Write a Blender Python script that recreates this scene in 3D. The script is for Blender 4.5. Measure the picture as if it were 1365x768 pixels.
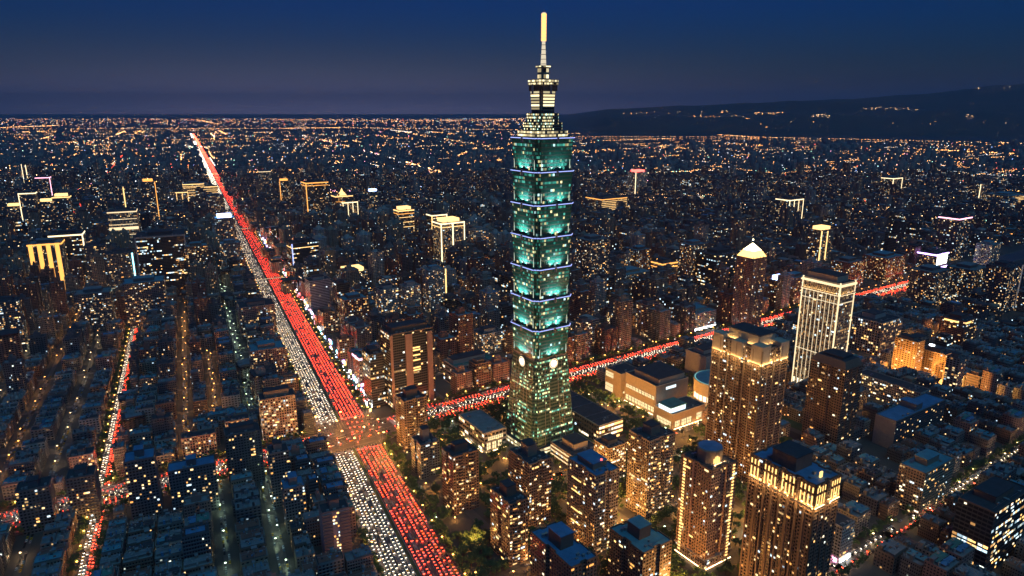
import bpy, math, random
import numpy as np
import mathutils
from math import radians as R, sin, cos, pi, hypot, atan2

for o in list(bpy.data.objects): bpy.data.objects.remove(o)
SC = bpy.context.scene
COL = SC.collection

# ---------------------------------------------------------------- camera, sky, sun, exposure
cd = bpy.data.cameras.new('camera'); cam = bpy.data.objects.new('camera', cd); COL.objects.link(cam)
cam.location = (0, 0, 409); cam.rotation_euler = (R(90 - 14.7), 0, 0)
cd.sensor_width = 36; cd.lens = 24.0; cd.clip_start = 1; cd.clip_end = 600000
SC.camera = cam
W = bpy.data.worlds.new('World'); SC.world = W; W.use_nodes = True
nt = W.node_tree; nt.nodes.clear()
wo = nt.nodes.new('ShaderNodeOutputWorld'); bg = nt.nodes.new('ShaderNodeBackground')
sky = nt.nodes.new('ShaderNodeTexSky'); sky.sky_type = 'NISHITA'; sky.sun_disc = False
sky.sun_elevation = R(1.0); sky.sun_rotation = R(180); sky.altitude = 400
sky.air_density = 1.0; sky.dust_density = 0.3; sky.ozone_density = 8.0
hsv = nt.nodes.new('ShaderNodeHueSaturation'); hsv.inputs['Saturation'].default_value = 1.0
# last dusk light and the glow of the city low in the sky, strongest towards the north-west
def wm(op, a, c=None):
    n = nt.nodes.new('ShaderNodeMath'); n.operation = op
    for i, x in enumerate((a, c)):
        if x is None: continue
        if isinstance(x, (int, float)): n.inputs[i].default_value = x
        else: nt.links.new(x, n.inputs[i])
    return n.outputs[0]
tcw = nt.nodes.new('ShaderNodeTexCoord'); spw = nt.nodes.new('ShaderNodeSeparateXYZ'); nt.links.new(tcw.outputs['Generated'], spw.inputs[0])
dt = nt.nodes.new('ShaderNodeVectorMath'); dt.operation = 'DOT_PRODUCT'; nt.links.new(tcw.outputs['Generated'], dt.inputs[0]); dt.inputs[1].default_value = (-0.28, 0.96, 0)
low = wm('POWER', wm('SUBTRACT', 1.0, wm('MINIMUM', wm('MAXIMUM', spw.outputs[2], 0.0), 1.0)), 32.0)
dirn = wm('POWER', wm('MAXIMUM', wm('ADD', wm('MULTIPLY', dt.outputs['Value'], 0.5), 0.5), 0.0), 14.0)
fac = wm('MULTIPLY', low, wm('ADD', wm('MULTIPLY', dirn, 0.95), 0.03))
gl = nt.nodes.new('ShaderNodeVectorMath'); gl.operation = 'SCALE'; gl.inputs[0].default_value = (1.9, 1.75, 3.0); nt.links.new(fac, gl.inputs['Scale'])
ad = nt.nodes.new('ShaderNodeVectorMath'); ad.operation = 'ADD'; nt.links.new(sky.outputs[0], hsv.inputs['Color']); nt.links.new(hsv.outputs[0], ad.inputs[0]); nt.links.new(gl.outputs[0], ad.inputs[1])
nt.links.new(ad.outputs[0], bg.inputs['Color'])
bg.inputs['Strength'].default_value = 0.097
nt.links.new(bg.outputs[0], wo.inputs['Surface'])
sd = bpy.data.lights.new('sun', 'SUN'); sun = bpy.data.objects.new('sun', sd); COL.objects.link(sun)
sd.energy = 0.34; sd.angle = R(30); sd.color = (0.18, 0.66, 1.0)
sun.rotation_euler = (R(24), 0, R(30))
SC.view_settings.view_transform = 'Standard'; SC.view_settings.look = 'None'
SC.view_settings.exposure = 0.75; SC.view_settings.gamma = 1.0; SC.view_settings.use_curve_mapping = False
cy = SC.cycles
cy.use_denoising = True
cy.max_bounces = 4; cy.diffuse_bounces = 1; cy.glossy_bounces = 2; cy.transmission_bounces = 1; cy.volume_bounces = 0
cy.sample_clamp_indirect = 1.5; cy.sample_clamp_direct = 5
cy.caustics_reflective = False; cy.caustics_refractive = False
cy.use_light_tree = True
HAZE = True

rng = random.Random(7)
# ---------------------------------------------------------------- materials
MATS = {}
def base_mat(name):
    m = bpy.data.materials.new(name); m.use_nodes = True
    return m, m.node_tree, m.node_tree.nodes['Principled BSDF']
def mat(name, col, rough=0.8, metal=0.0, noise=0.25, scale=0.3):
    """plain surface with some wear: the colour varies with a noise in the object's own coordinates"""
    if name in MATS: return MATS[name]
    m, t, b = base_mat(name)
    tc = t.nodes.new('ShaderNodeTexCoord'); n = t.nodes.new('ShaderNodeTexNoise')
    n.inputs['Scale'].default_value = scale; n.inputs['Detail'].default_value = 5
    oi = t.nodes.new('ShaderNodeObjectInfo')
    va = t.nodes.new('ShaderNodeVectorMath'); va.operation = 'ADD'
    cx = t.nodes.new('ShaderNodeMath'); cx.operation = 'MULTIPLY'; cx.inputs[1].default_value = 311.0
    t.links.new(oi.outputs['Random'], cx.inputs[0]); t.links.new(tc.outputs['Object'], va.inputs[0]); t.links.new(cx.outputs[0], va.inputs[1])
    t.links.new(va.outputs[0], n.inputs['Vector'])
    mx = t.nodes.new('ShaderNodeMix'); mx.data_type = 'RGBA'
    mx.inputs['A'].default_value = (*[c * (1 - noise) for c in col], 1); mx.inputs['B'].default_value = (*[min(1, c * (1 + noise)) for c in col], 1)
    t.links.new(n.outputs['Fac'], mx.inputs['Factor']); t.links.new(mx.outputs['Result'], b.inputs['Base Color'])
    b.inputs['Roughness'].default_value = rough; b.inputs['Metallic'].default_value = metal
    MATS[name] = m; return m
def glow(name, col, strength, sampled=False):
    if name in MATS: return MATS[name]
    m = bpy.data.materials.new(name); m.use_nodes = True; t = m.node_tree; t.nodes.clear()
    e = t.nodes.new('ShaderNodeEmission'); o = t.nodes.new('ShaderNodeOutputMaterial')
    e.inputs['Color'].default_value = (*col, 1); e.inputs['Strength'].default_value = strength
    t.links.new(e.outputs[0], o.inputs['Surface'])
    m.cycles.emission_sampling = 'FRONT_BACK' if sampled else 'NONE'
    MATS[name] = m; return m
def facade(name, wall, p=0.06, ww=0.55, wh=0.5, strength=1.2, warm=0.75, rowp=0.0, glass=(0.012, 0.017, 0.022), rough=0.75, band=0.0, cols=None):
    """wall with one glazed opening per cell; UVs count bays and storeys, a share p of the rooms has its lamp on"""
    if name in MATS: return MATS[name]
    m, t, b = base_mat(name); N = t.nodes.new; L = t.links.new
    def mth(op, a, c=None):
        n = N('ShaderNodeMath'); n.operation = op
        for i, x in enumerate((a, c)):
            if x is None: continue
            if isinstance(x, (int, float)): n.inputs[i].default_value = x
            else: L(x, n.inputs[i])
        return n.outputs[0]
    uv = N('ShaderNodeUVMap'); sp = N('ShaderNodeSeparateXYZ'); L(uv.outputs[0], sp.inputs[0])
    U, V = sp.outputs[0], sp.outputs[1]
    fu, fv = mth('FRACT', U), mth('FRACT', V); iu, iv = mth('FLOOR', U), mth('FLOOR', V)
    mu = mth('LESS_THAN', mth('ABSOLUTE', mth('SUBTRACT', fu, 0.5)), ww / 2)
    mv = mth('LESS_THAN', mth('ABSOLUTE', mth('SUBTRACT', fv, 0.54)), wh / 2)
    mask = mth('MULTIPLY', mth('MULTIPLY', mu, mv), mth('GREATER_THAN', V, 0.0))
    oi = N('ShaderNodeObjectInfo')
    cb = N('ShaderNodeCombineXYZ'); L(mth('ADD', iu, 0.5), cb.inputs[0]); L(mth('ADD', iv, 0.5), cb.inputs[1]); L(mth('MULTIPLY', oi.outputs['Random'], 97.0), cb.inputs[2])
    wn = N('ShaderNodeTexWhiteNoise'); wn.noise_dimensions = '3D'; L(cb.outputs[0], wn.inputs['Vector'])
    thr = p
    if rowp > 0:
        cb2 = N('ShaderNodeCombineXYZ'); L(mth('FLOOR', mth('MULTIPLY', U, 0.125)), cb2.inputs[0]); L(mth('ADD', iv, 0.5), cb2.inputs[1]); L(mth('MULTIPLY', oi.outputs['Random'], 57.0), cb2.inputs[2])
        wn2 = N('ShaderNodeTexWhiteNoise'); wn2.noise_dimensions = '3D'; L(cb2.outputs[0], wn2.inputs['Vector'])
        thr = mth('ADD', mth('MULTIPLY', mth('LESS_THAN', wn2.outputs['Value'], rowp), 0.75), p)
    lit = mth('LESS_THAN', wn.outputs['Value'], thr)
    sc = N('ShaderNodeSeparateColor'); L(wn.outputs['Color'], sc.inputs[0])
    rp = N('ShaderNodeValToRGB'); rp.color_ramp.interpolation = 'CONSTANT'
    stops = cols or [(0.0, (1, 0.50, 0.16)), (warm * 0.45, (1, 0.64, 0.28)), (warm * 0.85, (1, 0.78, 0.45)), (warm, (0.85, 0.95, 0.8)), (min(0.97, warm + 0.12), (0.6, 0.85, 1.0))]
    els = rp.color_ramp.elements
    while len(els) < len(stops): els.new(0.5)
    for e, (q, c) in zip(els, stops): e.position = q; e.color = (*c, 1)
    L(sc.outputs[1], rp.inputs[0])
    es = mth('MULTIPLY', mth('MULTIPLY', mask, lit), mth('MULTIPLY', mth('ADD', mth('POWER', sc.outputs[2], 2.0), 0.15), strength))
    n = N('ShaderNodeTexNoise'); tc = N('ShaderNodeTexCoord'); L(tc.outputs['Object'], n.inputs['Vector']); n.inputs['Scale'].default_value = 0.12; n.inputs['Detail'].default_value = 6
    mxw = N('ShaderNodeMix'); mxw.data_type = 'RGBA'; L(n.outputs['Fac'], mxw.inputs['Factor'])
    mxw.inputs['A'].default_value = (*[c * 0.7 for c in wall], 1); mxw.inputs['B'].default_value = (*[c * 1.25 for c in wall], 1)
    wc = mxw.outputs['Result']
    if band > 0:
        mb = N('ShaderNodeMix'); mb.data_type = 'RGBA'; L(mth('LESS_THAN', fv, 0.14), mb.inputs['Factor']); L(wc, mb.inputs['A'])
        mb.inputs['B'].default_value = (*[min(1, c * (1 + band)) for c in wall], 1); wc = mb.outputs['Result']
    mx = N('ShaderNodeMix'); mx.data_type = 'RGBA'; L(mask, mx.inputs['Factor']); L(wc, mx.inputs['A']); mx.inputs['B'].default_value = (*glass, 1)
    L(mx.outputs['Result'], b.inputs['Base Color'])
    L(mth('SUBTRACT', rough, mth('MULTIPLY', mask, rough - 0.12)), b.inputs['Roughness'])
    L(rp.outputs[0], b.inputs['Emission Color']); L(es, b.inputs['Emission Strength'])
    m.cycles.emission_sampling = 'NONE'
    MATS[name] = m; return m

WALLC = {'grey': (0.20, 0.19, 0.18), 'tan': (0.30, 0.23, 0.17), 'brown': (0.19, 0.125, 0.09), 'pinkish': (0.30, 0.19, 0.16), 'pale': (0.42, 0.38, 0.34), 'reddish': (0.22, 0.11, 0.085), 'slate': (0.10, 0.115, 0.13), 'dark': (0.055, 0.055, 0.06)}
for k, c in WALLC.items():
    facade('apartment_' + k, c, p=0.042, ww=0.5, wh=0.45, strength=1.7)
    facade('tower_' + k, c, p=0.055, ww=0.55, wh=0.5, strength=1.3, band=0.5)
    facade('busy_' + k, c, p=0.22, ww=0.6, wh=0.5, strength=1.0, band=0.4)
    mat('wall_' + k, c)
facade('office_dark', (0.07, 0.07, 0.075), p=0.03, ww=0.9, wh=0.62, strength=1.6, rowp=0.14, warm=0.6)
facade('office_teal', (0.05, 0.075, 0.08), p=0.03, ww=0.92, wh=0.7, strength=1.6, rowp=0.10, warm=0.4)
facade('office_pale', (0.36, 0.33, 0.31), p=0.05, ww=0.8, wh=0.5, strength=1.6, rowp=0.12, warm=0.6)
facade('office_brown', (0.2, 0.13, 0.1), p=0.08, ww=0.7, wh=0.5, strength=1.6, rowp=0.08)
ROOFC = {'grey': (0.22, 0.23, 0.24), 'teal': (0.10, 0.30, 0.36), 'green': (0.09, 0.24, 0.20), 'dark': (0.05, 0.055, 0.065), 'blue': (0.08, 0.24, 0.42), 'rusty': (0.22, 0.10, 0.07)}
for k, c in ROOFC.items(): mat('roof_' + k, c, rough=0.6 if k in ('teal', 'blue', 'rusty') else 0.9, noise=0.45, scale=0.15)
mat('concrete', (0.30, 0.29, 0.28)); mat('steel', (0.35, 0.36, 0.38), rough=0.35, metal=0.8); mat('asphalt', (0.075, 0.072, 0.07), rough=0.42, scale=0.05)
mat('ground', (0.06, 0.058, 0.055), scale=0.02, noise=0.5); mat('paving', (0.16, 0.15, 0.14), scale=0.2); mat('paint', (0.75, 0.75, 0.72), noise=0.1)
mat('grass', (0.06, 0.10, 0.035), scale=0.1, noise=0.5); mat('leaf', (0.075, 0.13, 0.045), noise=0.6, scale=0.8); mat('bark', (0.09, 0.065, 0.045))
mat('stone', (0.5, 0.42, 0.32)); mat('cream_stone', (0.5, 0.43, 0.33)); mat('water', (0.01, 0.015, 0.02), rough=0.1); mat('hill', (0.03, 0.05, 0.03), scale=0.004, noise=0.6)
glow('lamp_orange', (1, 0.40, 0.08), 420, True); glow('lamp_warm', (1, 0.62, 0.28), 190, True); glow('lamp_white', (0.95, 0.95, 0.85), 120, True); glow('lamp_green', (0.75, 1.0, 0.62), 60, True)
glow('far_orange', (1, 0.40, 0.10), 20); glow('far_warm', (1, 0.62, 0.30), 17); glow('far_white', (0.85, 0.92, 1.0), 14); glow('far_red', (1, 0.12, 0.06), 12); glow('far_green', (0.45, 1, 0.7), 7); glow('far_pink', (1, 0.35, 0.5), 9); glow('far_blue', (0.25, 0.45, 1), 9)
glow('win_gold', (1, 0.55, 0.17), 1.5); glow('win_warm', (1, 0.68, 0.30), 1.3); glow('win_cream', (1, 0.82, 0.52), 1.4); glow('win_cool', (0.72, 0.92, 1.0), 1.1); glow('win_amber', (1, 0.42, 0.10), 1.0); glow('win_dim', (1, 0.6, 0.25), 0.4)
glow('win_shop', (1, 0.72, 0.36), .95)
WINS = ['win_gold', 'win_gold', 'win_warm', 'win_warm', 'win_cream', 'win_amber', 'win_dim', 'win_dim', 'win_cool']
glow('uplight_gold', (1, 0.58, 0.2), 300, True); glow('uplight_soft', (1, 0.62, 0.26), 7, True); glow('uplight_cyan', (0.45, 1.0, 0.9), 30, True)
glow('line_white', (1, 0.74, 0.42), .9); glow('line_gold', (1, 0.60, 0.22), 1.4); glow('line_violet', (0.36, 0.45, 1.0), 1.2); glow('line_pink', (1, 0.45, 0.6), 2.0); glow('line_blue', (0.2, 0.55, 1.0), 2.5)
glow('headlight', (1, 0.82, 0.58), 26, True); glow('taillight', (1, 0.05, 0.02), 38, True)
glow('sign_white', (0.9, 0.95, 1), 4.5, True); glow('sign_pink', (1, 0.35, 0.55), 4, True); glow('sign_blue', (0.35, 0.5, 1), 4.5, True); glow('sign_cyan', (0.3, 0.9, 1), 3.0, True); glow('sign_red', (1, 0.08, 0.06), 4, True); glow('sign_amber', (1, 0.5, 0.12), 4, True); glow('sign_violet', (0.55, 0.35, 1), 5, True); glow('sign_green', (0.3, 1, 0.5), 3, True)

# ---------------------------------------------------------------- mesh helpers
class MB:
    def __init__(s): s.v = []; s.f = []; s.m = []; s.uv = []; s.mats = []
    def mi(s, name):
        if name not in s.mats: s.mats.append(name)
        return s.mats.index(name)
    def face(s, pts, m, uv=None):
        k = len(s.v); s.v += pts; s.f.append(tuple(range(k, k + len(pts)))); s.m.append(s.mi(m)); s.uv += uv or [(-9.0, -9.0)] * len(pts)
    def box(s, x0, x1, y0, y1, z0, z1, m, bottom=False, rot=None):
        c = [(x0, y0), (x1, y0), (x1, y1), (x0, y1)]
        if rot:
            a, ox, oy = rot; c = [(ox + x * cos(a) - y * sin(a), oy + x * sin(a) + y * cos(a)) for x, y in c]
        s.prism(c, z0, z1, m, m, bottom)
    def prism(s, pl, z0, z1, m, top, bottom=False, bay=0, fh=0, u0=0, scale=1.0, centre=(0, 0)):
        """plan polygon pl raised from z0 to z1; with bay and fh the walls get window cells"""
        n = len(pl); mi = s.mi(m); mt = s.mi(top) if top else None; k = len(s.v)
        tp = pl if scale == 1.0 else [(centre[0] + (x - centre[0]) * scale, centre[1] + (y - centre[1]) * scale) for x, y in pl]
        s.v += [(x, y, z0) for x, y in pl] + [(x, y, z1) for x, y in tp]
        for i in range(n):
            j = (i + 1) % n
            s.f.append((k + i, k + j, k + n + j, k + n + i)); s.m.append(mi)
            if bay:
                ln = hypot(pl[j][0] - pl[i][0], pl[j][1] - pl[i][1])
                nb = max(1, round(ln / bay)) if ln > bay * 0.6 else 0
                nf = max(1, round((z1 - z0) / fh))
                a = u0 + i * 64
                s.uv += [(a, 0), (a + nb, 0), (a + nb, nf), (a, nf)] if nb else [(-9., -9.)] * 4
            else: s.uv += [(-9., -9.)] * 4
        if top: s.f.append(tuple(range(k + n, k + 2 * n))); s.m.append(mt); s.uv += [(-9., -9.)] * n
        if bottom: s.f.append(tuple(range(k + n - 1, k - 1, -1))); s.m.append(mi); s.uv += [(-9., -9.)] * n
    def cyl(s, x, y, z0, z1, r, m, n=10, r1=None, top=True):
        r1 = r if r1 is None else r1; k = len(s.v); mi = s.mi(m)
        s.v += [(x + r * cos(2 * pi * i / n), y + r * sin(2 * pi * i / n), z0) for i in range(n)] + [(x + r1 * cos(2 * pi * i / n), y + r1 * sin(2 * pi * i / n), z1) for i in range(n)]
        for i in range(n): s.f.append((k + i, k + (i + 1) % n, k + n + (i + 1) % n, k + n + i)); s.m.append(mi); s.uv += [(-9., -9.)] * 4
        if top: s.f.append(tuple(range(k + n, k + 2 * n))); s.m.append(mi); s.uv += [(-9., -9.)] * n
    def mesh(s, name):
        me = bpy.data.meshes.new(name); me.from_pydata(s.v, [], s.f)
        for n in s.mats: me.materials.append(MATS[n])
        me.polygons.foreach_set('material_index', s.m)
        ul = me.uv_layers.new(name='UVMap'); ul.data.foreach_set('uv', np.array(s.uv, dtype=np.float32).ravel())
        me.update(); return me
    def obj(s, name, parent=None, **k): return link(name, s.mesh(name), parent, **k)
def link(name, me, parent=None, loc=(0, 0, 0), rz=0.0, sc=(1, 1, 1)):
    o = bpy.data.objects.new(name, me); COL.objects.link(o); o.location = loc; o.rotation_euler = (0, 0, rz); o.scale = sc
    if parent is not None: o.parent = parent
    return o
def tag(o, label=None, cat=None, group=None, kind=None):
    if label: o['label'] = label
    if cat: o['category'] = cat
    if group: o['group'] = group
    if kind: o['kind'] = kind
    return o
def copy_of(o, parent=None):
    c = o.copy(); COL.objects.link(c); c.parent = parent; return c
def rect(w, d): return [(0, 0), (w, 0), (w, d), (0, d)]
def notched(w, d, nx=1, ny=1, dep=1.6, nw=0.16):
    """rectangle with light wells cut in its sides"""
    def side(L, n):
        o = []
        for i in range(n):
            c = L * (i + 1) / (n + 1); h = L * nw / 2; o += [(c - h, 0), (c - h, dep), (c + h, dep), (c + h, 0)]
        return o
    p = [(0, 0)] + side(w, nx) + [(w, 0)]
    p += [(w - b, a) for a, b in side(d, ny)] + [(w, d)]
    p += [(w - a, d - b) for a, b in side(w, nx)] + [(0, d)]
    p += [(b, d - a) for a, b in side(d, ny)]
    return p
def inset(pl, t):
    cx = sum(p[0] for p in pl) / len(pl); cy_ = sum(p[1] for p in pl) / len(pl)
    xs = max(abs(p[0] - cx) for p in pl); ys = max(abs(p[1] - cy_) for p in pl)
    return [(cx + (x - cx) * (1 - t / xs), cy_ + (y - cy_) * (1 - t / ys)) for x, y in pl]

# window: one lit pane in a frame, shared by all the towers, its lamp colour set per object
wmb = MB(); wmb.box(-0.5, 0.5, -0.10, 0.0, 0, 1, 'win_gold', True); WIN = wmb.mesh('window')
def window(parent, x, y, z, a, w, h, m, name='window'):
    if name in ('display_window', 'strip_window') and w > 5:      # mullions in front of a long shop window
        b = MB(); n = max(2, round(w / 2.6))
        for i in range(n + 1): b.box(-w / 2 + w * i / n - .22, -w / 2 + w * i / n + .22, -.32, -.12, 0, h, 'roof_dark', True)
        if h > 3.5: b.box(-w / 2, w / 2, -.30, -.13, h * .55, h * .55 + .4, 'roof_dark', True)
        b.obj('mullion', parent, loc=(x, y, z), rz=a)
    o = link(name, WIN, parent, (x, y, z), a, (w, 1, h))
    o.material_slots[0].link = 'OBJECT'; o.material_slots[0].material = MATS[m]
    return o
def face_windows(parent, p0, p1, z0, fh, nf, bay, n, ws=0.5, hs=0.45, mats=WINS, r=rng, cells=None, out=0.02):
    """n lit windows on the wall from p0 to p1 (outside on its right), on the wall's own bays and storeys"""
    ln = hypot(p1[0] - p0[0], p1[1] - p0[1]); nb = max(1, round(ln / bay)); b = ln / nb
    a = atan2(p1[1] - p0[1], p1[0] - p0[0]); ux, uy = cos(a), sin(a)
    if cells is None:
        allc = [(i, j) for i in range(nb) for j in range(nf)]; cells = r.sample(allc, min(n, len(allc)))
    for i, j in cells:
        s_ = (i + 0.5) * b; ww_ = ws * r.choice([.7, 1, 1, 1.25, 1.5]); 
        if 0 < i < nb - 1 and r.random() < .22: s_ += b * .5; ww_ = ws * 2 + .3
        window(parent, p0[0] + ux * s_ + uy * out, p0[1] + uy * s_ - ux * out, z0 + (j + 0.54 - hs / 2) * fh, a, b * ww_, fh * hs, r.choice(mats))

# ---------------------------------------------------------------- street plan
A0 = (-117., 532.); UA = (-0.4267, 0.9044); PA = (0.9044, 0.4267); RA = atan2(PA[1], PA[0])          # boulevard
def sA(s, t): return (A0[0] + UA[0] * s + PA[0] * t, A0[1] + UA[1] * s + PA[1] * t)
def toA(x, y): return ((x - A0[0]) * UA[0] + (y - A0[1]) * UA[1], (x - A0[0]) * PA[0] + (y - A0[1]) * PA[1])
RD = R(34.0); D0 = (-199., 818.); UD = (cos(RD), sin(RD)); PD = (-UD[1], UD[0])                          # cross road
def sD(q, p): return (D0[0] + UD[0] * q + PD[0] * p, D0[1] + UD[1] * q + PD[1] * p)
def toD(x, y): return ((x - D0[0]) * UD[0] + (y - D0[1]) * UD[1], (x - D0[0]) * PD[0] + (y - D0[1]) * PD[1])
RL = R(32.0); UL = (cos(RL), sin(RL)); PL = (-UL[1], UL[0])
def sL(q, p): return (D0[0] + UL[0] * q + PL[0] * p, D0[1] + UL[1] * q + PL[1] * p)                       # its western half, q < 0

RES = 2.0; OX, OY, NX, NY = -3600, 400, 3600, 2100
OCC = np.zeros((NX, NY), dtype=bool)
def corners(c, u, v, a0, a1, b0, b1): return [(c[0] + u[0] * a + v[0] * b, c[1] + u[1] * a + v[1] * b) for a, b in ((a0, b0), (a1, b0), (a1, b1), (a0, b1))]
def grid_pts(c, u, v, a0, a1, b0, b1, step=RES * 0.7):
    na = max(2, int((a1 - a0) / step) + 1); nb = max(2, int((b1 - b0) / step) + 1)
    A, B = np.meshgrid(np.linspace(a0, a1, na), np.linspace(b0, b1, nb))
    X = c[0] + u[0] * A + v[0] * B; Y = c[1] + u[1] * A + v[1] * B
    i = ((X - OX) / RES).astype(int).ravel(); j = ((Y - OY) / RES).astype(int).ravel()
    ok = (i >= 0) & (i < NX) & (j >= 0) & (j < NY); return i[ok], j[ok]
def mark(c, u, v, a0, a1, b0, b1):
    i, j = grid_pts(c, u, v, a0, a1, b0, b1); OCC[i, j] = True
def free(c, u, v, a0, a1, b0, b1):
    i, j = grid_pts(c, u, v, a0, a1, b0, b1, RES * 1.5); return len(i) > 0 and not OCC[i, j].any()

def sheet(name, pts, m, z=0.0, kind='structure'):
    b = MB(); b.face([(x, y, z) for x, y in pts], m); return tag(b.obj(name), kind=kind)
sheet('ground', [(-60000, -2500), (60000, -2500), (60000, 57000), (-60000, 57000)], 'ground')
def road(name, c, u, v, a0, a1, b0, b1, z, lanes=(), kerb=True, dash_to=1200):
    sheet(name, corners(c, u, v, a0, a1, b0, b1), 'asphalt', z)
    if kerb:
        k = MB()
        for e in (b0 - 3.2, b1 + 0.2):
            P_ = corners(c, u, v, a0, min(a1, a0 + 2500), e, e + 3.0); k.prism(P_, 0, z + 0.13, 'paving', 'paving')
        tag(k.obj('pavement'), kind='structure')
    if lanes:
        k = MB()
        for ln, solid in lanes:
            a = a0
            while a < min(a1, a0 + dash_to):
                e = min(a1, a + (40 if solid else 4.0)); k.face([(x, y, z + 0.004) for x, y in corners(c, u, v, a, e, ln - 0.1, ln + 0.1)], 'paint'); a += 40 if solid else 10
        tag(k.obj('road_markings'), kind='structure')
    mark(c, u, v, a0, a1, b0 - 4, b1 + 4)
ISS = 293.0                                                            # where the two big roads cross, along the boulevard
lw = 3.4
road('boulevard', A0, UA, PA, -120, 26000, 0, 64, 0.012, [(0.3, True), (27.6, True), (31.6, True), (63.7, True)] + [(lw * k + 0.4, False) for k in range(1, 8)] + [(32 + lw * k, False) for k in range(1, 9)])
road('cross_road', D0, UD, PD, -8, 2400, -33, 18, 0.016, [(-9, True), (4, True), (-23, True), (17.7, True)] + [(-9 - lw * k, False) for k in (1, 2, 3)] + [(4 + lw * k, False) for k in (1, 2, 3)])
road('cross_road', D0, UL, PL, -700, 8, -33, 18, 0.020, [(-9, True), (4, True), (-23, True), (17.7, True)] + [(-9 - lw * k, False) for k in (1, 2, 3)] + [(4 + lw * k, False) for k in (1, 2, 3)])
BT = -244.0
road('narrow_avenue', A0, UA, PA, -120, 1700, BT - 7, BT + 7, 0.024, [(BT, True)])
# median of the boulevard
mb = MB(); mb.prism(corners(A0, UA, PA, -120, ISS - 42, 28.2, 31.2), 0, 0.16, 'paving', 'grass'); mb.prism(corners(A0, UA, PA, ISS + 46, 2500, 28.2, 31.2), 0, 0.16, 'paving', 'grass')
tag(mb.obj('road_median'), kind='structure')
# slip road that leaves the cross road and curves on to the boulevard
def arc_pts(n=26):
    p0, p1, p2, p3 = sA(ISS + 210, 66.5), sA(ISS + 95, 70), sD(62, 34), sD(120, 21)
    o = []
    for i in range(n + 1):
        f = i / n; w0, w1, w2, w3 = (1 - f) ** 3, 3 * f * (1 - f) ** 2, 3 * f * f * (1 - f), f ** 3
        o.append((w0 * p0[0] + w1 * p1[0] + w2 * p2[0] + w3 * p3[0], w0 * p0[1] + w1 * p1[1] + w2 * p2[1] + w3 * p3[1]))
    return o
ARC = arc_pts(); b = MB()
for (x0, y0), (x1, y1) in zip(ARC, ARC[1:]):
    dx, dy = x1 - x0, y1 - y0; L_ = hypot(dx, dy); nx_, ny_ = -dy / L_ * 5, dx / L_ * 5
    b.face([(x0 - nx_, y0 - ny_, .028), (x1 - nx_, y1 - ny_, .028), (x1 + nx_, y1 + ny_, .028), (x0 + nx_, y0 + ny_, .028)][::-1], 'asphalt')
    i_, j_ = int((x0 - OX) / RES), int((y0 - OY) / RES); OCC[i_ - 4:i_ + 5, j_ - 4:j_ + 5] = True
tag(b.obj('slip_road'), kind='structure')
# crosswalks round both junctions
mb = MB()
def zebra(c, u, v, a0, a1, b0, b1, n, z=0.03):
    for i in range(n):
        f0 = b0 + (b1 - b0) * i / n; mb.face([(x, y, z) for x, y in corners(c, u, v, a0, a1, f0, f0 + (b1 - b0) / n * 0.5)], 'paint')
zebra(A0, UA, PA, ISS - 50, ISS - 44, 1, 64, 42); zebra(A0, UA, PA, ISS + 46, ISS + 52, 1, 64, 42)
zebra(D0, PD, UD, -33, 18, 46, 51, 2); zebra(D0, UD, PD, 44, 50, -33, 18, 34); zebra(D0, UL, PL, -70, -64, -33, 18, 34)
for s_ in (226, 288): zebra(A0, UA, PA, s_, s_ + 4, BT - 7, BT + 7, 9)
tag(mb.obj('crosswalk'), kind='structure')
# little streets: (name, frame, a0, a1, b0, b1, lamp)
STREETS = []
def street(fr, a0, a1, b0, b1, lamp, every=26, glow_side=1):
    c, u, v = fr; road('side_street', c, u, v, a0, a1, b0, b1, 0.008, kerb=False); STREETS.append((fr, a0, a1, b0, b1, lamp, every))
FA, FD = (A0, UA, PA), (D0, UD, PD)
street(FA, 420, 1300, -79, -70, 'lamp_green', 23); street(FA, 20, 250, -84, -75, 'lamp_green', 30)
street(FA, 330, 1100, -162, -155, 'lamp_orange', 34); street(FA, 400, 720, -123, -117, 'lamp_orange', 24)
street(FA, 20, 255, -129, -123, 'lamp_green', 24); street(FA, 176, 184, -240, -130, 'lamp_green', 20)
for k, tt in enumerate((-300, -352, -405, -470)): street(FA, -60, 1500, tt - 3, tt + 3, 'lamp_orange' if k % 2 else 'lamp_warm', 46)
for k, ss in enumerate((415, 545, 680, 810, 960, 1120)): street(FA, ss - 4, ss + 4, -800, -3, ('lamp_warm', 'lamp_orange', 'lamp_green')[k % 3], 38)
street(FD, 120, 1400, -514, -500, 'lamp_warm', 18); street(FD, 60, 1100, -240, -228, 'lamp_orange', 16); street(FD, 0, 620, -352, -343, 'lamp_orange', 20)
for q in (150, 262, 350, 475, 640, 800): street(FD, q - 5, q + 5, -700, -40, 'lamp_orange', 24)
for q in (20, 140, 290, 420, 560, 720, 900): street(FD, q - 4, q + 4, 25, 700, 'lamp_orange', 24)
for p_ in (120, 235, 360, 500, 660): street(FD, 80, 1300, p_ - 4, p_ + 4, 'lamp_orange', 27)
street(FD, 20, 30, -330, -40, 'lamp_orange', 20)

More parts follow.
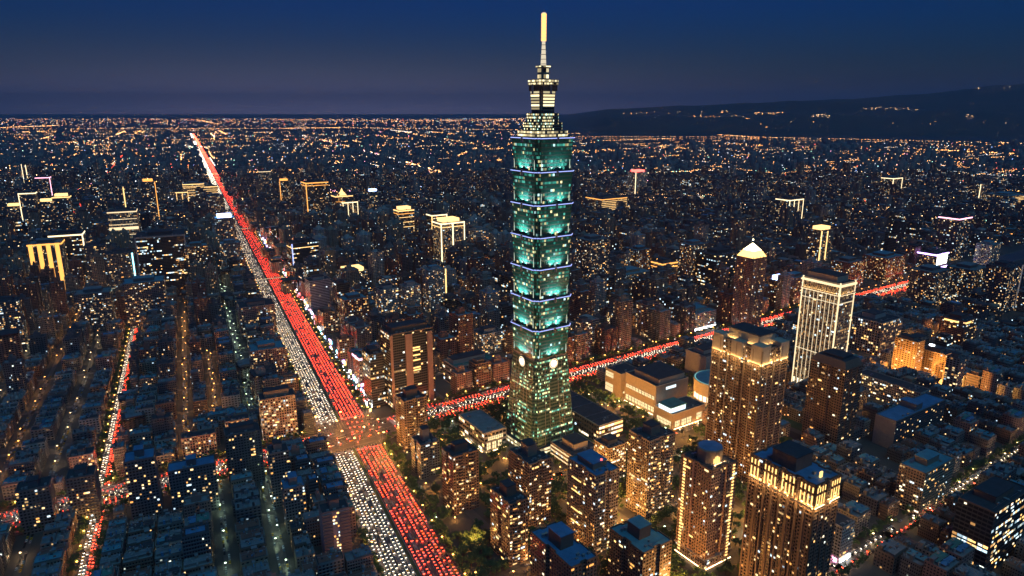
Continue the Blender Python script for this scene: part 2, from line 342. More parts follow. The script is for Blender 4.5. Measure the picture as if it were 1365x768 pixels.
# ---------------------------------------------------------------- the skyscraper
TC = (35., 799.); RT = R(34.0)
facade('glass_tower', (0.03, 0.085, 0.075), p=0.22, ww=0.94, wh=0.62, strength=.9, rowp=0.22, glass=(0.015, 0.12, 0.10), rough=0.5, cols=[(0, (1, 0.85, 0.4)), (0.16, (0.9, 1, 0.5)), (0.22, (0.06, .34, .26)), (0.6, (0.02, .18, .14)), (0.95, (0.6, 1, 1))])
facade('glass_base', (0.07, 0.13, 0.11), p=0.10, ww=0.82, wh=0.5, strength=1.2, rowp=0.22, glass=(0.015, 0.06, 0.055), rough=0.5, cols=[(0, (1, 0.85, 0.4)), (0.15, (0.75, 1, 0.45)), (0.5, (0.35, .85, .5)), (0.8, (0.15, .6, .42))])
facade('glass_lit', (0.3, 0.28, 0.2), p=0.95, ww=1.0, wh=0.62, strength=1.3, cols=[(0, (1, 0.80, 0.42)), (0.6, (1, 0.86, 0.5))])
facade('glass_half', (0.05, 0.12, 0.11), p=0.16, rowp=.45, ww=0.8, wh=0.5, strength=2.0, cols=[(0, (1, 0.80, 0.4)), (0.5, (0.9, 1, 0.6)), (0.8, (0.6, 1, 0.8))])
def corner_cut(w, c):
    h = w / 2; q = h - c; k = h - 2 * c
    one = [(k, -h), (k, -q), (q, -q), (q, -k), (h, -k)]
    p = []
    for i in range(4):
        a = i * pi / 2; p += [(x * cos(a) - y * sin(a), x * sin(a) + y * cos(a)) for x, y in one]
    return p
glow('corner_glow', (0.85, 1, 0.8), .55)
tw = link('skyscraper', None, loc=(*TC, 0), rz=RT)
tag(tw, 'tallest green glass skyscraper of flared stacked tiers under a glowing spire', 'skyscraper')
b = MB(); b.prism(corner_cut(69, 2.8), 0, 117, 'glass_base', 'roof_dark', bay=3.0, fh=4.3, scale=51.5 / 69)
base = b.obj('base', tw)
b = MB()
for i in range(4):
    a = i * pi / 2
    for k in range(-2, 3):
        if k == 0: continue
        x = k * 8.0; pts = []
        for z, hh in ((3, 34.6), (112, 26.3)):
            f = hh / 34.5
            pts.append((x * f, -hh, z))
        (x0, y0, z0), (x1, y1, z1) = pts
        q = [(x0 - .35, y0 - .5, z0), (x0 + .35, y0 - .5, z0), (x1 + .35, y1 - .5, z1), (x1 - .35, y1 - .5, z1)]
        b.face([(px * cos(a) - py * sin(a), px * sin(a) + py * cos(a), z) for px, py, z in q], 'steel')
b.obj('mullion', base)
b = MB(); b.prism(corner_cut(76, 3), 0, 9, 'glass_lit', 'roof_dark', bay=4, fh=4.5); b.obj('lobby', base)
zt = 119.5; TH = 37.0
b = MB(); b.prism(corner_cut(50, 2.4), 117, zt + .01, 'steel', 'roof_dark'); b.obj('neck', tw)
for k in range(7):
    z0 = zt + TH * k
    b = MB(); wb, wt = 50.0, 54.5
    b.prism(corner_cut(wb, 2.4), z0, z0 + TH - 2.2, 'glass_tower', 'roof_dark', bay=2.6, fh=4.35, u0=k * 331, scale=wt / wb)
    tier = b.obj('tier', tw)
    b = MB(); b.prism(corner_cut(wt + 1.8, 2.6), z0 + TH - 2.2, z0 + TH, 'steel', 'roof_dark', True); b.obj('ledge', tier)
    b = MB(); pl = corner_cut(wt + 2.4, 2.7)
    for i in range(len(pl)):
        p, q = pl[i], pl[(i + 1) % len(pl)]
        dx, dy = q[0] - p[0], q[1] - p[1]; ln = hypot(dx, dy); nx_, ny_ = dy / ln * 0.35, -dx / ln * 0.35
        b.face([(p[0] + nx_, p[1] + ny_, z0 + TH - 1.3), (q[0] + nx_, q[1] + ny_, z0 + TH - 1.3), (q[0] + nx_, q[1] + ny_, z0 + TH - .65), (p[0] + nx_, p[1] + ny_, z0 + TH - .65)], 'line_violet')
    b.obj('light_strip', tier)
    b = MB()                                   # ruyi ornament in the middle of each side and corner fins
    for i in range(4):
        a = i * pi / 2
        b.cyl(-(-wt / 2 - 1.3) * sin(a) * -1, (-wt / 2 - 1.3) * cos(a), z0 + TH - 5.5, z0 + TH + .8, 1.6, 'steel', 8)
    b.obj('ornament', tier)
    for i in range(4):
        a = i * pi / 2 
        for e in (-1, 1):
            x, y = e * (wb / 2 - 5.2), -(wb / 2 + .6)
            m_ = MB(); px, py = x * cos(a) - y * sin(a), x * sin(a) + y * cos(a)
            m_.box(-.25, .25, -.2, .2, z0 + 2, z0 + TH - 4, 'corner_glow', rot=(a, px, py))
            m_.obj('corner_light', tier)
    for i in (0, 3):                            # floodlights standing on the ledge below wash the glass
        a = RT + i * pi / 2
        for off in ((-4.5, 5.5) if i == 0 else (-5.5, 4)):
            ld = bpy.data.lights.new('floodlight', 'SPOT'); ld.energy = rng.uniform(13000, 25000); ld.color = rng.choice([(0.62, 1.0, 0.95), (0.9, 1, 1), (0.7, 1, .88)]); ld.spot_size = R(160); ld.spot_blend = 1.0; ld.shadow_soft_size = 0.5
            lo = bpy.data.objects.new('floodlight', ld); COL.objects.link(lo)
            x, y = off + rng.uniform(-1.5, 1.5), -(wb / 2 + 1.9)
            lo.location = (TC[0] + x * cos(a) - y * sin(a), TC[1] + x * sin(a) + y * cos(a), z0 + 3.0)
            n = (sin(a), -cos(a))
            lo.rotation_euler = mathutils.Vector((-n[0] * .45, -n[1] * .45, 1.0)).to_track_quat('-Z', 'Y').to_euler()
# clock-like medallions
for i in (0, 3):
    a = i * pi / 2
    b = MB(); seg = 32
    def ring(r0, r1, z, m):
        for s_ in range(seg):
            t0, t1 = 2 * pi * s_ / seg, 2 * pi * (s_ + 1) / seg
            b.face([(r1 * cos(t0), z, r1 * sin(t0)), (r1 * cos(t1), z, r1 * sin(t1)), (r0 * cos(t1), z, r0 * sin(t1)), (r0 * cos(t0), z, r0 * sin(t0))], m)
    ring(0, 6.9, -.4, 'roof_dark'); ring(5.0, 6.4, -.5, 'line_white'); ring(0.6, 3.9, -.5, 'sign_white')
    y = -(26.0 + 1.2)
    o = b.obj('medallion', tw, loc=(-y * sin(a), y * cos(a), 111.0), rz=a)
# crown
ztop = zt + TH * 7
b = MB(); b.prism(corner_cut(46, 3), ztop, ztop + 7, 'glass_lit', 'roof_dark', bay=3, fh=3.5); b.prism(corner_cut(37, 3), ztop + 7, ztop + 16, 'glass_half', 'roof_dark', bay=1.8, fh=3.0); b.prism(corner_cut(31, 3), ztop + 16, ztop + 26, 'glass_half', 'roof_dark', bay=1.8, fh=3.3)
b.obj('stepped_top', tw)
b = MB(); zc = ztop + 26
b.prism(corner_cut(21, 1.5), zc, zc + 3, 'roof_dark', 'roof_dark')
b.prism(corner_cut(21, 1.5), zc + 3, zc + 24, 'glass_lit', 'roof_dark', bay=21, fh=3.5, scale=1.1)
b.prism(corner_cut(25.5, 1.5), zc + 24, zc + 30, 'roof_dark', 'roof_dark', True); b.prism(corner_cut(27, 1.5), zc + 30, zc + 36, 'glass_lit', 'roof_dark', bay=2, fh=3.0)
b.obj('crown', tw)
b = MB()
for i in range(4):
    a = i * pi / 2; x, y = 0, -14.5
    b.cyl(-y * sin(a), y * cos(a), zc + 21, zc + 31, 1.3, 'steel', 8)
b.obj('ornament', tw)
zs = zc + 36
b = MB(); b.prism(corner_cut(11, 1), zs, zs + 13, 'glass_lit', 'roof_dark', bay=3.5, fh=6.5); b.prism(corner_cut(14, 1), zs + 13, zs + 15, 'glass_lit', 'roof_dark', True, bay=3, fh=2); b.obj('spire_base', tw)
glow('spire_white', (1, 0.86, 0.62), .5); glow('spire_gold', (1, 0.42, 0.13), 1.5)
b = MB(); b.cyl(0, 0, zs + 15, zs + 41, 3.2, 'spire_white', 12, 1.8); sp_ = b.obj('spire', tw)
b = MB()
for z in range(int(zs + 17), int(zs + 40), 5): b.cyl(0, 0, z, z + .6, 3.3, 'steel', 12)
b.obj('spire_ring', sp_)
b = MB()
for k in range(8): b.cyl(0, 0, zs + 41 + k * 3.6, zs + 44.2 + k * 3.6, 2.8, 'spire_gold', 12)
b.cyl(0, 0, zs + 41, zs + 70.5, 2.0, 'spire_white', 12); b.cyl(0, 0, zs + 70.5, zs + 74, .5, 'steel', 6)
b.obj('beacon', tw)
mark(TC, UD, PD, -40, 40, -40, 40)

# ---------------------------------------------------------------- towers built one by one
HERO_RECTS = []
def hero_root(name, label, cat, F, w, d, rz, group=None):
    o = link(name, None, loc=(F[0], F[1], 0), rz=rz); tag(o, label, cat, group)
    u = (cos(rz), sin(rz)); v = (-u[1], u[0]); mark(F, u, v, -4, w + 4, -4, d + 4)
    return o
def parapet(b, pl, z, m, t=0.5, h=1.3):
    n = len(pl)
    for i in range(n):
        p, q = pl[i], pl[(i + 1) % n]; dx, dy = q[0] - p[0], q[1] - p[1]; ln = hypot(dx, dy)
        if ln < 1.2: continue
        nx_, ny_ = -dy / ln * t, dx / ln * t
        b.prism([p, q, (q[0] + nx_, q[1] + ny_), (p[0] + nx_, p[1] + ny_)], z, z + h, m, m)
def tower(name, label, cat, F, w, d, h, rz, wall='tower_brown', wcol='wall_brown', plan=None, fh=3.3, bay=3.0, roof='roof_dark', piers=0, bands=0.0, balc=0, nwin=40, wmats=WINS, pent=(0.35, 0.4, 9), pent2=None, group=None, shell_top=None, r=None, wface=(0.5, 0.3), wsz=(0.6, 0.52)):
    r = r or rng; root = hero_root(name, label, cat, F, w, d, rz, group)
    pl = plan or rect(w, d); nf = max(1, round(h / fh)); fhh = h / nf
    b = MB(); b.prism(pl, 0, h, wall, None, bay=bay, fh=fhh, u0=r.randrange(9000)); b.obj('wall', root)
    b = MB(); k = MB(); b.face([(x, y, h) for x, y in pl], roof); parapet(b, pl, h, wcol); rf = b.obj('roof', root)
    if pent:
        pw, pd_, ph = pent; b = MB(); x0, y0 = w * (0.5 - pw / 2), d * (0.55 - pd_ / 2)
        b.box(x0, x0 + w * pw, y0, y0 + d * pd_, h, h + ph, wcol); b.box(x0 - .4, x0 + w * pw + .4, y0 - .4, y0 + d * pd_ + .4, h + ph, h + ph + .7, roof)
        b.obj('penthouse', root)
    b = MB()
    for i in range(r.randint(2, 5)):
        x, y = r.uniform(.1, .85) * w, r.uniform(.08, .22) * d; b.box(x, x + r.uniform(1.5, 3), y, y + r.uniform(1.2, 2.5), h, h + r.uniform(1, 2.4), 'concrete')
    b.box(w * .1, w * .9, d * .15, d * .15 + .25, h + .05, h + .35, 'steel'); b.obj('roof_unit', rf)
    if r.random() < .7:
        b = MB(); b.cyl(w * .2, d * .8, h, h + 3, 1.4, 'steel', 10); b.cyl(w * .2 + 3.2, d * .8, h, h + 3, 1.4, 'steel', 10); b.obj('water_tank', rf)
    if piers:
        for (p, q) in ((pl_e) for pl_e in (((0, 0), (w, 0)), ((0, d), (0, 0)))):
            ln = hypot(q[0] - p[0], q[1] - p[1]); n = max(2, round(ln / piers)); ux, uy = (q[0] - p[0]) / ln, (q[1] - p[1]) / ln
            b = MB()
            for i in range(n + 1):
                s_ = ln * i / n; x, y = p[0] + ux * s_, p[1] + uy * s_; b.box(x - .7, x + .7, y - .7, y + .7, 0, h + .8, wcol)
            b.obj('pilaster', root)
    if bands:
        b = MB(); po = inset(pl, -bands)
        for j in range(1, nf): b.prism(po, j * fhh - .25, j * fhh + .12, wcol, wcol, True)
        b.obj('floor_band', root)
    if balc:                                   # stacks of curved balconies on the two street sides
        for (cx, cy_, a) in ((w * .28, 0, 0), (w * .75, 0, 0), (0, d * .5, -pi / 2))[:balc]:
            st = MB()
            for j in range(1, nf):
                z = j * fhh; pts = [(-3.2, 0)] + [(3.2 * sin(t), -2.0 * cos(t)) for t in [(-80 + 20 * i) * pi / 180 for i in range(9)]] + [(3.2, 0)]
                pts = [(cx + x * cos(a) - y * sin(a), cy_ + x * sin(a) + y * cos(a)) for x, y in pts]
                st.prism(pts, z - .2, z + .95, wcol, wcol, True)
            st.obj('balcony', root)
    n0 = int(nwin * wface[0] / sum(wface)); n1 = nwin - n0
    face_windows(root, (0, 0), (w, 0), 0, fhh, nf, bay, n0, wsz[0], wsz[1], wmats, r, out=.06)
    face_windows(root, (0, d), (0, 0), 0, fhh, nf, bay, n1, wsz[0], wsz[1], wmats, r, out=.06)
    root['fh'] = fhh
    return root
def strip_light(parent, p0, p1, z, m='uplight_gold', name='uplight', off=1.0, hh=.5):
    a = atan2(p1[1] - p0[1], p1[0] - p0[0]); b = MB(); ux, uy = cos(a), sin(a); nx_, ny_ = uy * off, -ux * off
    q = [(p0[0] + nx_, p0[1] + ny_), (p1[0] + nx_, p1[1] + ny_), (p1[0] + nx_ - uy * .5, p1[1] + ny_ + ux * .5), (p0[0] + nx_ - uy * .5, p0[1] + ny_ + ux * .5)]
    b.prism(q, z, z + hh, m, m, True); o = b.obj(name, parent)
    if m == 'uplight_gold':
        b = MB(); k = off + .9; b.prism([(p0[0] + uy * k, p0[1] - ux * k), (p1[0] + uy * k, p1[1] - ux * k), (p1[0] + uy * (k - .25), p1[1] - ux * (k - .25)), (p0[0] + uy * (k - .25), p0[1] - ux * (k - .25))], z - .4, z + hh + .75, 'stone', 'stone', True); b.obj('lip', o)
    return o
R33 = R(33.0)
# gold-crowned tower
W_, D_, H_ = 44, 66, 160
t = tower('residential_tower', 'tallest brown tower right of the skyscraper, wide stepped golden floodlit crown', 'tower', (265, 681), W_, D_, H_, R33, 'tower_brown', 'wall_tan', plan=notched(W_, D_, 1, 2, 2.2, .14), piers=11, nwin=110, pent=None, wface=(.3, .7))
b = MB(); b.prism(notched(W_, D_, 1, 2, 2.2, .14), H_ - 16, H_ - 15.4, 'stone', 'stone', True, scale=1.03, centre=(W_ / 2, D_ / 2)); b.obj('cornice', t)
b = MB()
for x0, x1, y0, y1, hh in ((0, 13, -.6, 14, 9), (31, W_, -.6, 14, 9), (0, 13, 26, 40, 7), (0, 14, 52, D_, 9), (31, W_, 50, D_, 9)): b.box(x0 - .6, x1, y0, y1, H_ - 15, H_ + hh - 4, 'cream_stone')
b.box(10, 36, 12, 54, H_, H_ + 12, 'cream_stone'); b.box(9.5, 36.5, 11.5, 54.5, H_ + 12, H_ + 13, 'roof_dark'); b.obj('crown', t)
for p, q in (((0, 0), (13, 0)), ((15, 0), (29, 0)), ((31, 0), (44, 0)), ((0, 14), (0, 0)), ((0, 25), (0, 16)), ((0, 40), (0, 27)), ((0, 51), (0, 42)), ((0, 66), (0, 53))): strip_light(t, p, q, H_ - 15.3, off=1.5)
for p, q in (((10, 12), (36, 12)), ((10, 54), (10, 12))): strip_light(t, p, q, H_ + .3, off=1.5)
# white outlined tower
glow('line_faint', (1, 0.8, 0.5), .7)
W_, D_, H_ = 36, 58, 172
facade('led_office', (0.30, 0.27, 0.23), p=0.40, ww=0.6, wh=0.6, strength=.5, rowp=.15, warm=.9)
t = tower('office_tower', 'tall office tower outlined by white light lines with a bright white crown', 'tower', (458, 921), W_, D_, H_, R33, 'led_office', 'stone', bay=3.0, fh=4.0, piers=0, nwin=60, pent=(.75, .8, 9), wface=(.4, .6), wmats=['win_cream', 'win_cool', 'win_warm'])
for x, y in ((0, 0), (W_, 0), (0, D_)):
    b = MB(); b.box(x - .8, x + .8, y - .8, y + .8, 0, H_ + 2, 'line_white'); b.obj('corner_light', t)
for i in range(1, 9):
    b = MB(); b.box(-.75, -.1, D_ * i / 9 - .18, D_ * i / 9 + .18, 12, H_ - 16, 'line_faint'); b.obj('vertical_light', t)
for z in (64, 143):
    b = MB(); b.box(-.8, -.1, 1.4, D_ - 1.4, z, z + .8, 'line_faint'); b.box(1.4, W_ - 1.4, -.8, -.1, z, z + .8, 'line_faint'); b.obj('horizontal_light', t)
b = MB()
for z0, z1, o_ in ((H_ - 17, H_ - 15, 1.5), (H_ - 4, H_ - 1, 1.9)): b.prism(inset(rect(W_, D_), -o_), z0, z1, 'line_white', 'line_white', True)
b.obj('crown_light', t)
b = MB()
for i in range(16): b.box(-1.2, -.2, 1.8 + i * 3.55, 3.0 + i * 3.55, H_ - 15, H_ - 4, 'cream_stone')
for i in range(10): b.box(1.8 + i * 3.4, 3.0 + i * 3.4, -1.2, -.2, H_ - 15, H_ - 4, 'cream_stone')
b.obj('crown_column', t)
for i in range(9): window(t, -.9, D_ * (i + .5) / 9 , 1, -pi / 2, 2.0, 16, 'win_cream', 'base_light')
for q in (((0, D_), (0, 0)), ((0, 0), (W_, 0))): strip_light(t, *q, H_ - 15.2, off=1.4, hh=.4)
# dark tower with chamfered shoulder
W_, D_, H_ = 36, 46, 112
t = tower('residential_tower', 'dark brown tower with sloping shoulder crown in front of white outlined tower', 'tower', (391, 749), W_, D_, H_, R33, 'tower_brown', 'wall_brown', plan=notched(W_, D_, 2, 2, 1.4, .12), bands=.5, piers=0, nwin=26, pent=None, fh=3.4)
b = MB(); b.prism(rect(W_, D_), H_, H_ + 9, 'wall_brown', 'roof_dark', scale=.8, centre=(W_ * .6, D_ / 2)); b.box(8, 30, 10, 36, H_ + 9, H_ + 12, 'roof_dark'); b.obj('crown', t)
for i in range(9): window(t, 3 + i * 3.7, -.9, 7, 0, 2.2, 2.4, 'win_gold', 'base_light')
# front tower with tall lit niches
W_, D_, H_ = 32, 60, 128
t = tower('residential_tower', 'broad dark tower in front ringed at the top by tall golden lit niches', 'tower', (234, 469), W_, D_, H_, R33, 'tower_brown', 'wall_brown', plan=notched(W_, D_, 1, 3, 2.0, .1), bands=.35, piers=8, nwin=80, pent=None, wface=(.35, .65), roof='roof_blue')
b = MB(); b.box(5, 27, 22, 44, H_, H_ + 12, 'wall_brown'); b.box(4.5, 27.5, 21.5, 44.5, H_ + 12, H_ + 12.8, 'roof_dark'); b.obj('penthouse', t)
for lev, hh in ((H_ - 17, 8.5), (H_ - 6, 4.5)):
    for i in range(10): 
        if i not in (4, 5): window(t, 1.7 + i * 3.2, -.85, lev, 0, 1.1, hh, 'win_gold', 'niche_light')
    for i in range(18):
        if i % 5 != 4: window(t, -.85, 1.7 + i * 3.33, lev, -pi / 2, 1.1, hh, 'win_gold', 'niche_light')
for p, q in (((0, 0), (12, 0)), ((20, 0), (32, 0)), ((0, 60), (0, 40)), ((0, 36), (0, 22)), ((0, 18), (0, 0))): strip_light(t, p, q, H_ - 19, off=1.6, hh=.3)
b = MB(); b.box(14, 17, 6, 7, H_ + .2, H_ + 5, 'win_gold'); b.obj('roof_lamp', t)
# octagon-topped tower
W_, D_, H_ = 34, 36, 100
t = tower('residential_tower', 'brown tower with blue eight-sided lantern top and two golden window columns', 'tower', (176, 540), W_, D_, H_, R33, 'tower_pinkish', 'wall_brown', plan=notched(W_, D_, 1, 1, 1.6, .2), bands=.3, piers=0, nwin=40, pent=None)
oc = [(17 + 11.5 * cos(a), 18 + 11.5 * sin(a)) for a in [pi / 8 + i * pi / 4 for i in range(8)]]
b = MB(); b.prism(oc, H_, H_ + 12, 'wall_tan', 'roof_blue'); b.obj('lantern', t)
b = MB(); b.prism(inset(oc, -.8), H_ + 12, H_ + 13, 'wall_tan', 'roof_blue', True, scale=.9, centre=(17, 18)); b.obj('lantern_roof', t)
for i in range(4): window(t, 17 + 11.2 * cos(-pi * 5 / 8 + 0) - 3 + i * 2.2, 6.6, H_ + 1, 0, 1.4, 8 - abs(i - 1.5) * 1.5, 'win_gold', 'gable_light')
strip_light(t, (10, 6.5), (24, 6.5), H_ + .3, off=1.2)
nf = 30
for j in range(1, nf):
    z = H_ * j / nf + .6
    window(t, 29, -.5, z, 0, 3.0, 1.7, 'win_gold'); window(t, -.5, 31, z, -pi / 2, 3.0, 1.7, 'win_gold')
for q in (((0, 0), (34, 0)), ((0, 36), (0, 0))): strip_light(t, *q, 1.2, off=2.2, hh=.4, m='uplight_soft')
b = MB(); b.prism(inset(rect(34, 36), -1.2), 9.5, 10.2, 'stone', 'stone', True); b.obj('cornice', t)
# the cluster below the skyscraper
cl = 'brown apartment towers below the skyscraper'
def cluster(label, F, w, d, h, wall='tower_brown', wcol='wall_brown', **k):
    return tower('residential_tower', label, 'tower', F, w, d, h, R33, wall, wcol, plan=notched(w, d, 1, 1, 1.8, .2), group=cl, **k)
t = cluster('brown twin-shafted tower with red roof beacon, middle of the cluster', (77, 560), 28, 42, 83, 'tower_tan', 'wall_tan', nwin=60, pent=(.6, .55, 6), bands=.3, wface=(.45, .55), roof='roof_blue')
b = MB(); b.box(16, 17.2, 12, 13.2, 89.7, 91, 'sign_red'); b.obj('roof_beacon', t)
for j in (6, 10, 16, 20): window(t, -.5, 28, j * 3.3 + 1, -pi / 2, 14, 1.3, 'win_gold')
cluster('brown tower full of lit windows behind the eight-sided lantern tower', (137, 618), 36, 30, 88, 'tower_tan', 'wall_tan', nwin=100, bands=.4, balc=3, roof='roof_dark')
cluster('brown tower with curved balconies, nearest on the boulevard side of the cluster', (-2, 544), 20, 34, 64, 'tower_brown', 'wall_brown', nwin=46, bands=.3, balc=1, pent=(.5, .35, 10))
cluster('brown tower with tall stair block on roof, between podium and curved-balcony tower', (17, 603), 27, 38, 71, 'tower_brown', 'wall_tan', nwin=60, bands=.3, pent=(.4, .35, 12))
cluster('brown ribbed tower with round lit balconies beside the boulevard trees', (-60, 626), 30, 25, 66, 'tower_brown', 'wall_brown', nwin=44, bands=.4, balc=2, pent=(.5, .35, 8))
cluster('slim brown tower at the junction corner beside the cross road', (-130, 758), 30, 26, 68, 'tower_brown', 'wall_brown', nwin=36, bands=.4, balc=2, pent=(.5, .4, 10))
cluster('small grey block with pale corner shaft behind ribbed tower', (-103, 697), 24, 26, 42, 'tower_slate', 'wall_grey', nwin=16, pent=(.35, .35, 14))
cluster('dark apartment tower with two roof blocks at the bottom edge, below the beacon tower', (46, 457), 26, 56, 64, 'tower_brown', 'wall_brown', nwin=30, bands=.3, pent=(.5, .3, 12), roof='roof_blue')
cluster('brown tower with teal stepped roof at the bottom edge, before the lantern tower', (108, 487), 33, 42, 55, 'tower_brown', 'wall_brown', nwin=40, pent=(.4, .35, 11), roof='roof_teal')
# dark slab tower across the road
t = tower('office_tower', 'dark slab tower with brown blank piers and lit office rows beyond the cross road', 'tower', (-166, 880), 66, 34, 111, R33, 'office_dark', 'wall_brown', bay=3, fh=3.7, nwin=50, pent=(.8, .6, 7), wsz=(.8, .5), wmats=['win_gold', 'win_warm', 'win_cream', 'win_dim'])
for x0, x1, hh in ((22, 32, 109), (55, 63, 108), (0, 3, 112)):
    b = MB(); b.box(x0, x1, -2.2, .5, 0, hh, 'wall_pinkish'); b.obj('pier', t)
for j in (14, 15, 18, 20, 22, 23):
    window(t, 38.5, -.4, j * 3.7 + 1, 0, 11, 1.9, 'win_gold')
tower('office_tower', 'narrow dark annexe tower stepping down beside the dark slab tower', 'tower', (-196, 886), 20, 30, 80, R33, 'office_dark', 'wall_dark', bay=3, fh=3.7, nwin=20, pent=(.6, .6, 5))
# pale low hall across the road
t = tower('department_store', 'pale low department hall with dark roof, across the cross road', 'shop building', (-85, 963), 71, 40, 32, R33, 'office_pale', 'wall_pale', bay=4.5, fh=6.4, nwin=14, pent=None, roof='roof_green', wsz=(.8, .5), wmats=['win_cream', 'win_warm'])
b = MB(); b.box(4, 60, 14, 34, 32, 39, 'wall_pale'); b.box(3.5, 60.5, 13.5, 34.5, 39, 39.6, 'roof_dark'); b.obj('penthouse', t)
for z, x0, x1 in ((22, 14, 40), (13, 18, 44), (22, 54, 70)): b = MB(); b.box(x0, x1, -.4, .3, z, z + 3.2, 'roof_dark'); b.obj('recess', t)
strip_light(t, (2, 0), (69, 0), 1.0, off=2.0, m='uplight_soft')
# gallery by the skyscraper
t = tower('gallery', 'low cream gallery hall left of the skyscraper base with glowing end windows', 'shop building', (-34, 760), 32, 64, 25, R33, 'office_pale', 'stone', bay=5, fh=6.5, nwin=14, pent=None, roof='roof_grey', wsz=(.7, .55), wmats=['win_cream', 'win_gold'], wface=(.2, .8))
for x in (5, 13, 21): window(t, x + 1, -.5, 3, 0, 6, 9, 'win_shop', 'display_window')
window(t, 16, -.5, 15, 0, 22, 4.5, 'win_shop', 'display_window')
strip_light(t, (1, 0), (31, 0), .8, off=2.5, m='uplight_soft'); strip_light(t, (0, 62), (0, 2), .8, off=2.0, m='uplight_soft')
# podium of the skyscraper
t = tower('podium_hall', 'long dark roofed podium hall running past the skyscraper base', 'shop building', (109, 783), 40, 118, 24, R33, 'office_brown', 'stone', bay=5, fh=6, nwin=30, pent=None, roof='roof_dark', wsz=(.8, .5), wmats=['win_cream', 'win_gold'], wface=(.7, .3))
for y in (30, 60, 90): b = MB(); b.box(1, 39, y, y + .5, 24, 24.8, 'steel'); b.obj('roof_rib', t)
t = tower('podium_terrace', 'low terrace block with rows of golden strip windows before the podium hall', 'shop building', (72, 716), 42, 46, 17, R33, 'office_brown', 'stone', bay=5, fh=5.6, nwin=0, pent=(.5, .5, 8), roof='roof_dark')
for z in (3, 8.5, 13.5): window(t, 21, -.5, z, 0, 40, 1.8, 'win_shop', 'strip_window'); window(t, -.5, 23, z, -pi / 2, 44, 1.8, 'win_shop', 'strip_window')
t = tower('office_block', 'short brown office with lit window grid right of the podium terrace', 'office', (108, 690), 26, 26, 42, R33, 'tower_tan', 'wall_tan', nwin=40, pent=(.5, .5, 5), wmats=['win_gold', 'win_cream', 'win_warm'])
# mall on the right
t = tower('shopping_mall', 'large stone mall with stepped black roofs and long glowing window rows', 'shop building', (197, 866), 62, 62, 42, R33, 'wall_tan', 'stone', pent=None, nwin=0, roof='roof_dark')
b = MB(); b.box(8, 58, 4, 52, 42, 50, 'stone'); b.box(7.5, 58.5, 3.5, 52.5, 50, 50.8, 'roof_dark'); b.obj('penthouse', t)
for z, hh in ((4, 7), (22, 5)):
    for i in range(9): window(t, -.3, 5 + i * 6.4, z, -pi / 2, 5.6, hh, 'win_shop', 'display_window')
for i in range(5): window(t, 20 + i * 4, -.3, 34, 0, 3.2, 4, 'win_cool', 'display_window')
strip_light(t, (0, 60), (0, 2), .8, off=2.5, m='uplight_soft')
t = tower('mall_wing', 'stone mall wing with bright glowing corner windows nearest the skyscraper', 'shop building', (158, 925), 38, 34, 36, R33, 'wall_tan', 'stone', pent=None, nwin=0, roof='roof_dark')
for z, hh in ((3, 12), (25, 8)):
    window(t, -.3, 24, z, -pi / 2, 17, hh, 'win_shop', 'display_window')
for i in range(3): window(t, 8 + i * 9, -.3, 6 + i * 5, 0, 6, 3, 'win_shop', 'display_window')
t = tower('mall_pavilion', 'flat roofed stone pavilion with huge glowing corner windows before the mall', 'shop building', (211, 824), 62, 34, 20, R33, 'wall_tan', 'stone', pent=None, nwin=0, roof='roof_dark')
for x in (7, 19, 29): window(t, x + 2, -.3, 2, 0, 9, 8, 'win_shop', 'display_window')
window(t, -.3, 15, 2, -pi / 2, 26, 8, 'win_shop', 'display_window'); window(t, 50, -.3, 4, 0, 10, 8, 'win_shop', 'display_window')
b = MB(); b.box(2, 30, 6, 28, 20, 27, 'win_cool'); b.box(1, 31, 5, 29, 27, 28, 'roof_green'); b.obj('roof_lantern', t)
strip_light(t, (1, 0), (61, 0), .6, off=3, m='uplight_soft')
# round hall behind the mall
glow('ring_teal', (.35, .9, .85), .45); RC = (300, 930); dr = link('round_hall', None, loc=(*RC, 0)); tag(dr, 'round pale hall with teal ringed roof between mall and gold-crowned tower', 'hall')
mark(RC, UD, PD, -36, 36, -36, 36)
b = MB(); b.cyl(0, 0, 0, 26, 33, 'cream_stone', 40); b.obj('wall', dr)
b = MB(); b.cyl(0, 0, 26, 29, 34, 'cream_stone', 40); b.cyl(0, 0, 29.01, 29.6, 31, 'roof_teal', 40); b.obj('roof', dr)
b = MB()
for s_ in range(40):
    t0, t1 = 2 * pi * s_ / 40, 2 * pi * (s_ + 1) / 40
    b.face([(32.5 * cos(t0), 32.5 * sin(t0), 29.1), (32.5 * cos(t1), 32.5 * sin(t1), 29.1), (31.2 * cos(t1), 31.2 * sin(t1), 29.1), (31.2 * cos(t0), 31.2 * sin(t0), 29.1)], 'ring_teal')
b.obj('roof_light', dr)
for i in range(14):
    a = pi * 1.05 + i * pi * .85 / 13; window(dr, 33.3 * cos(a), 33.3 * sin(a), 2, a + pi / 2, 5, 8, 'win_cream', 'display_window')
tower('exhibition_hall', 'long pale blank hall with dark ridged roof behind the round hall', 'hall', (298, 985), 86, 42, 40, R33, 'wall_pale', 'wall_pale', nwin=0, pent=(.8, .5, 6), roof='roof_dark')
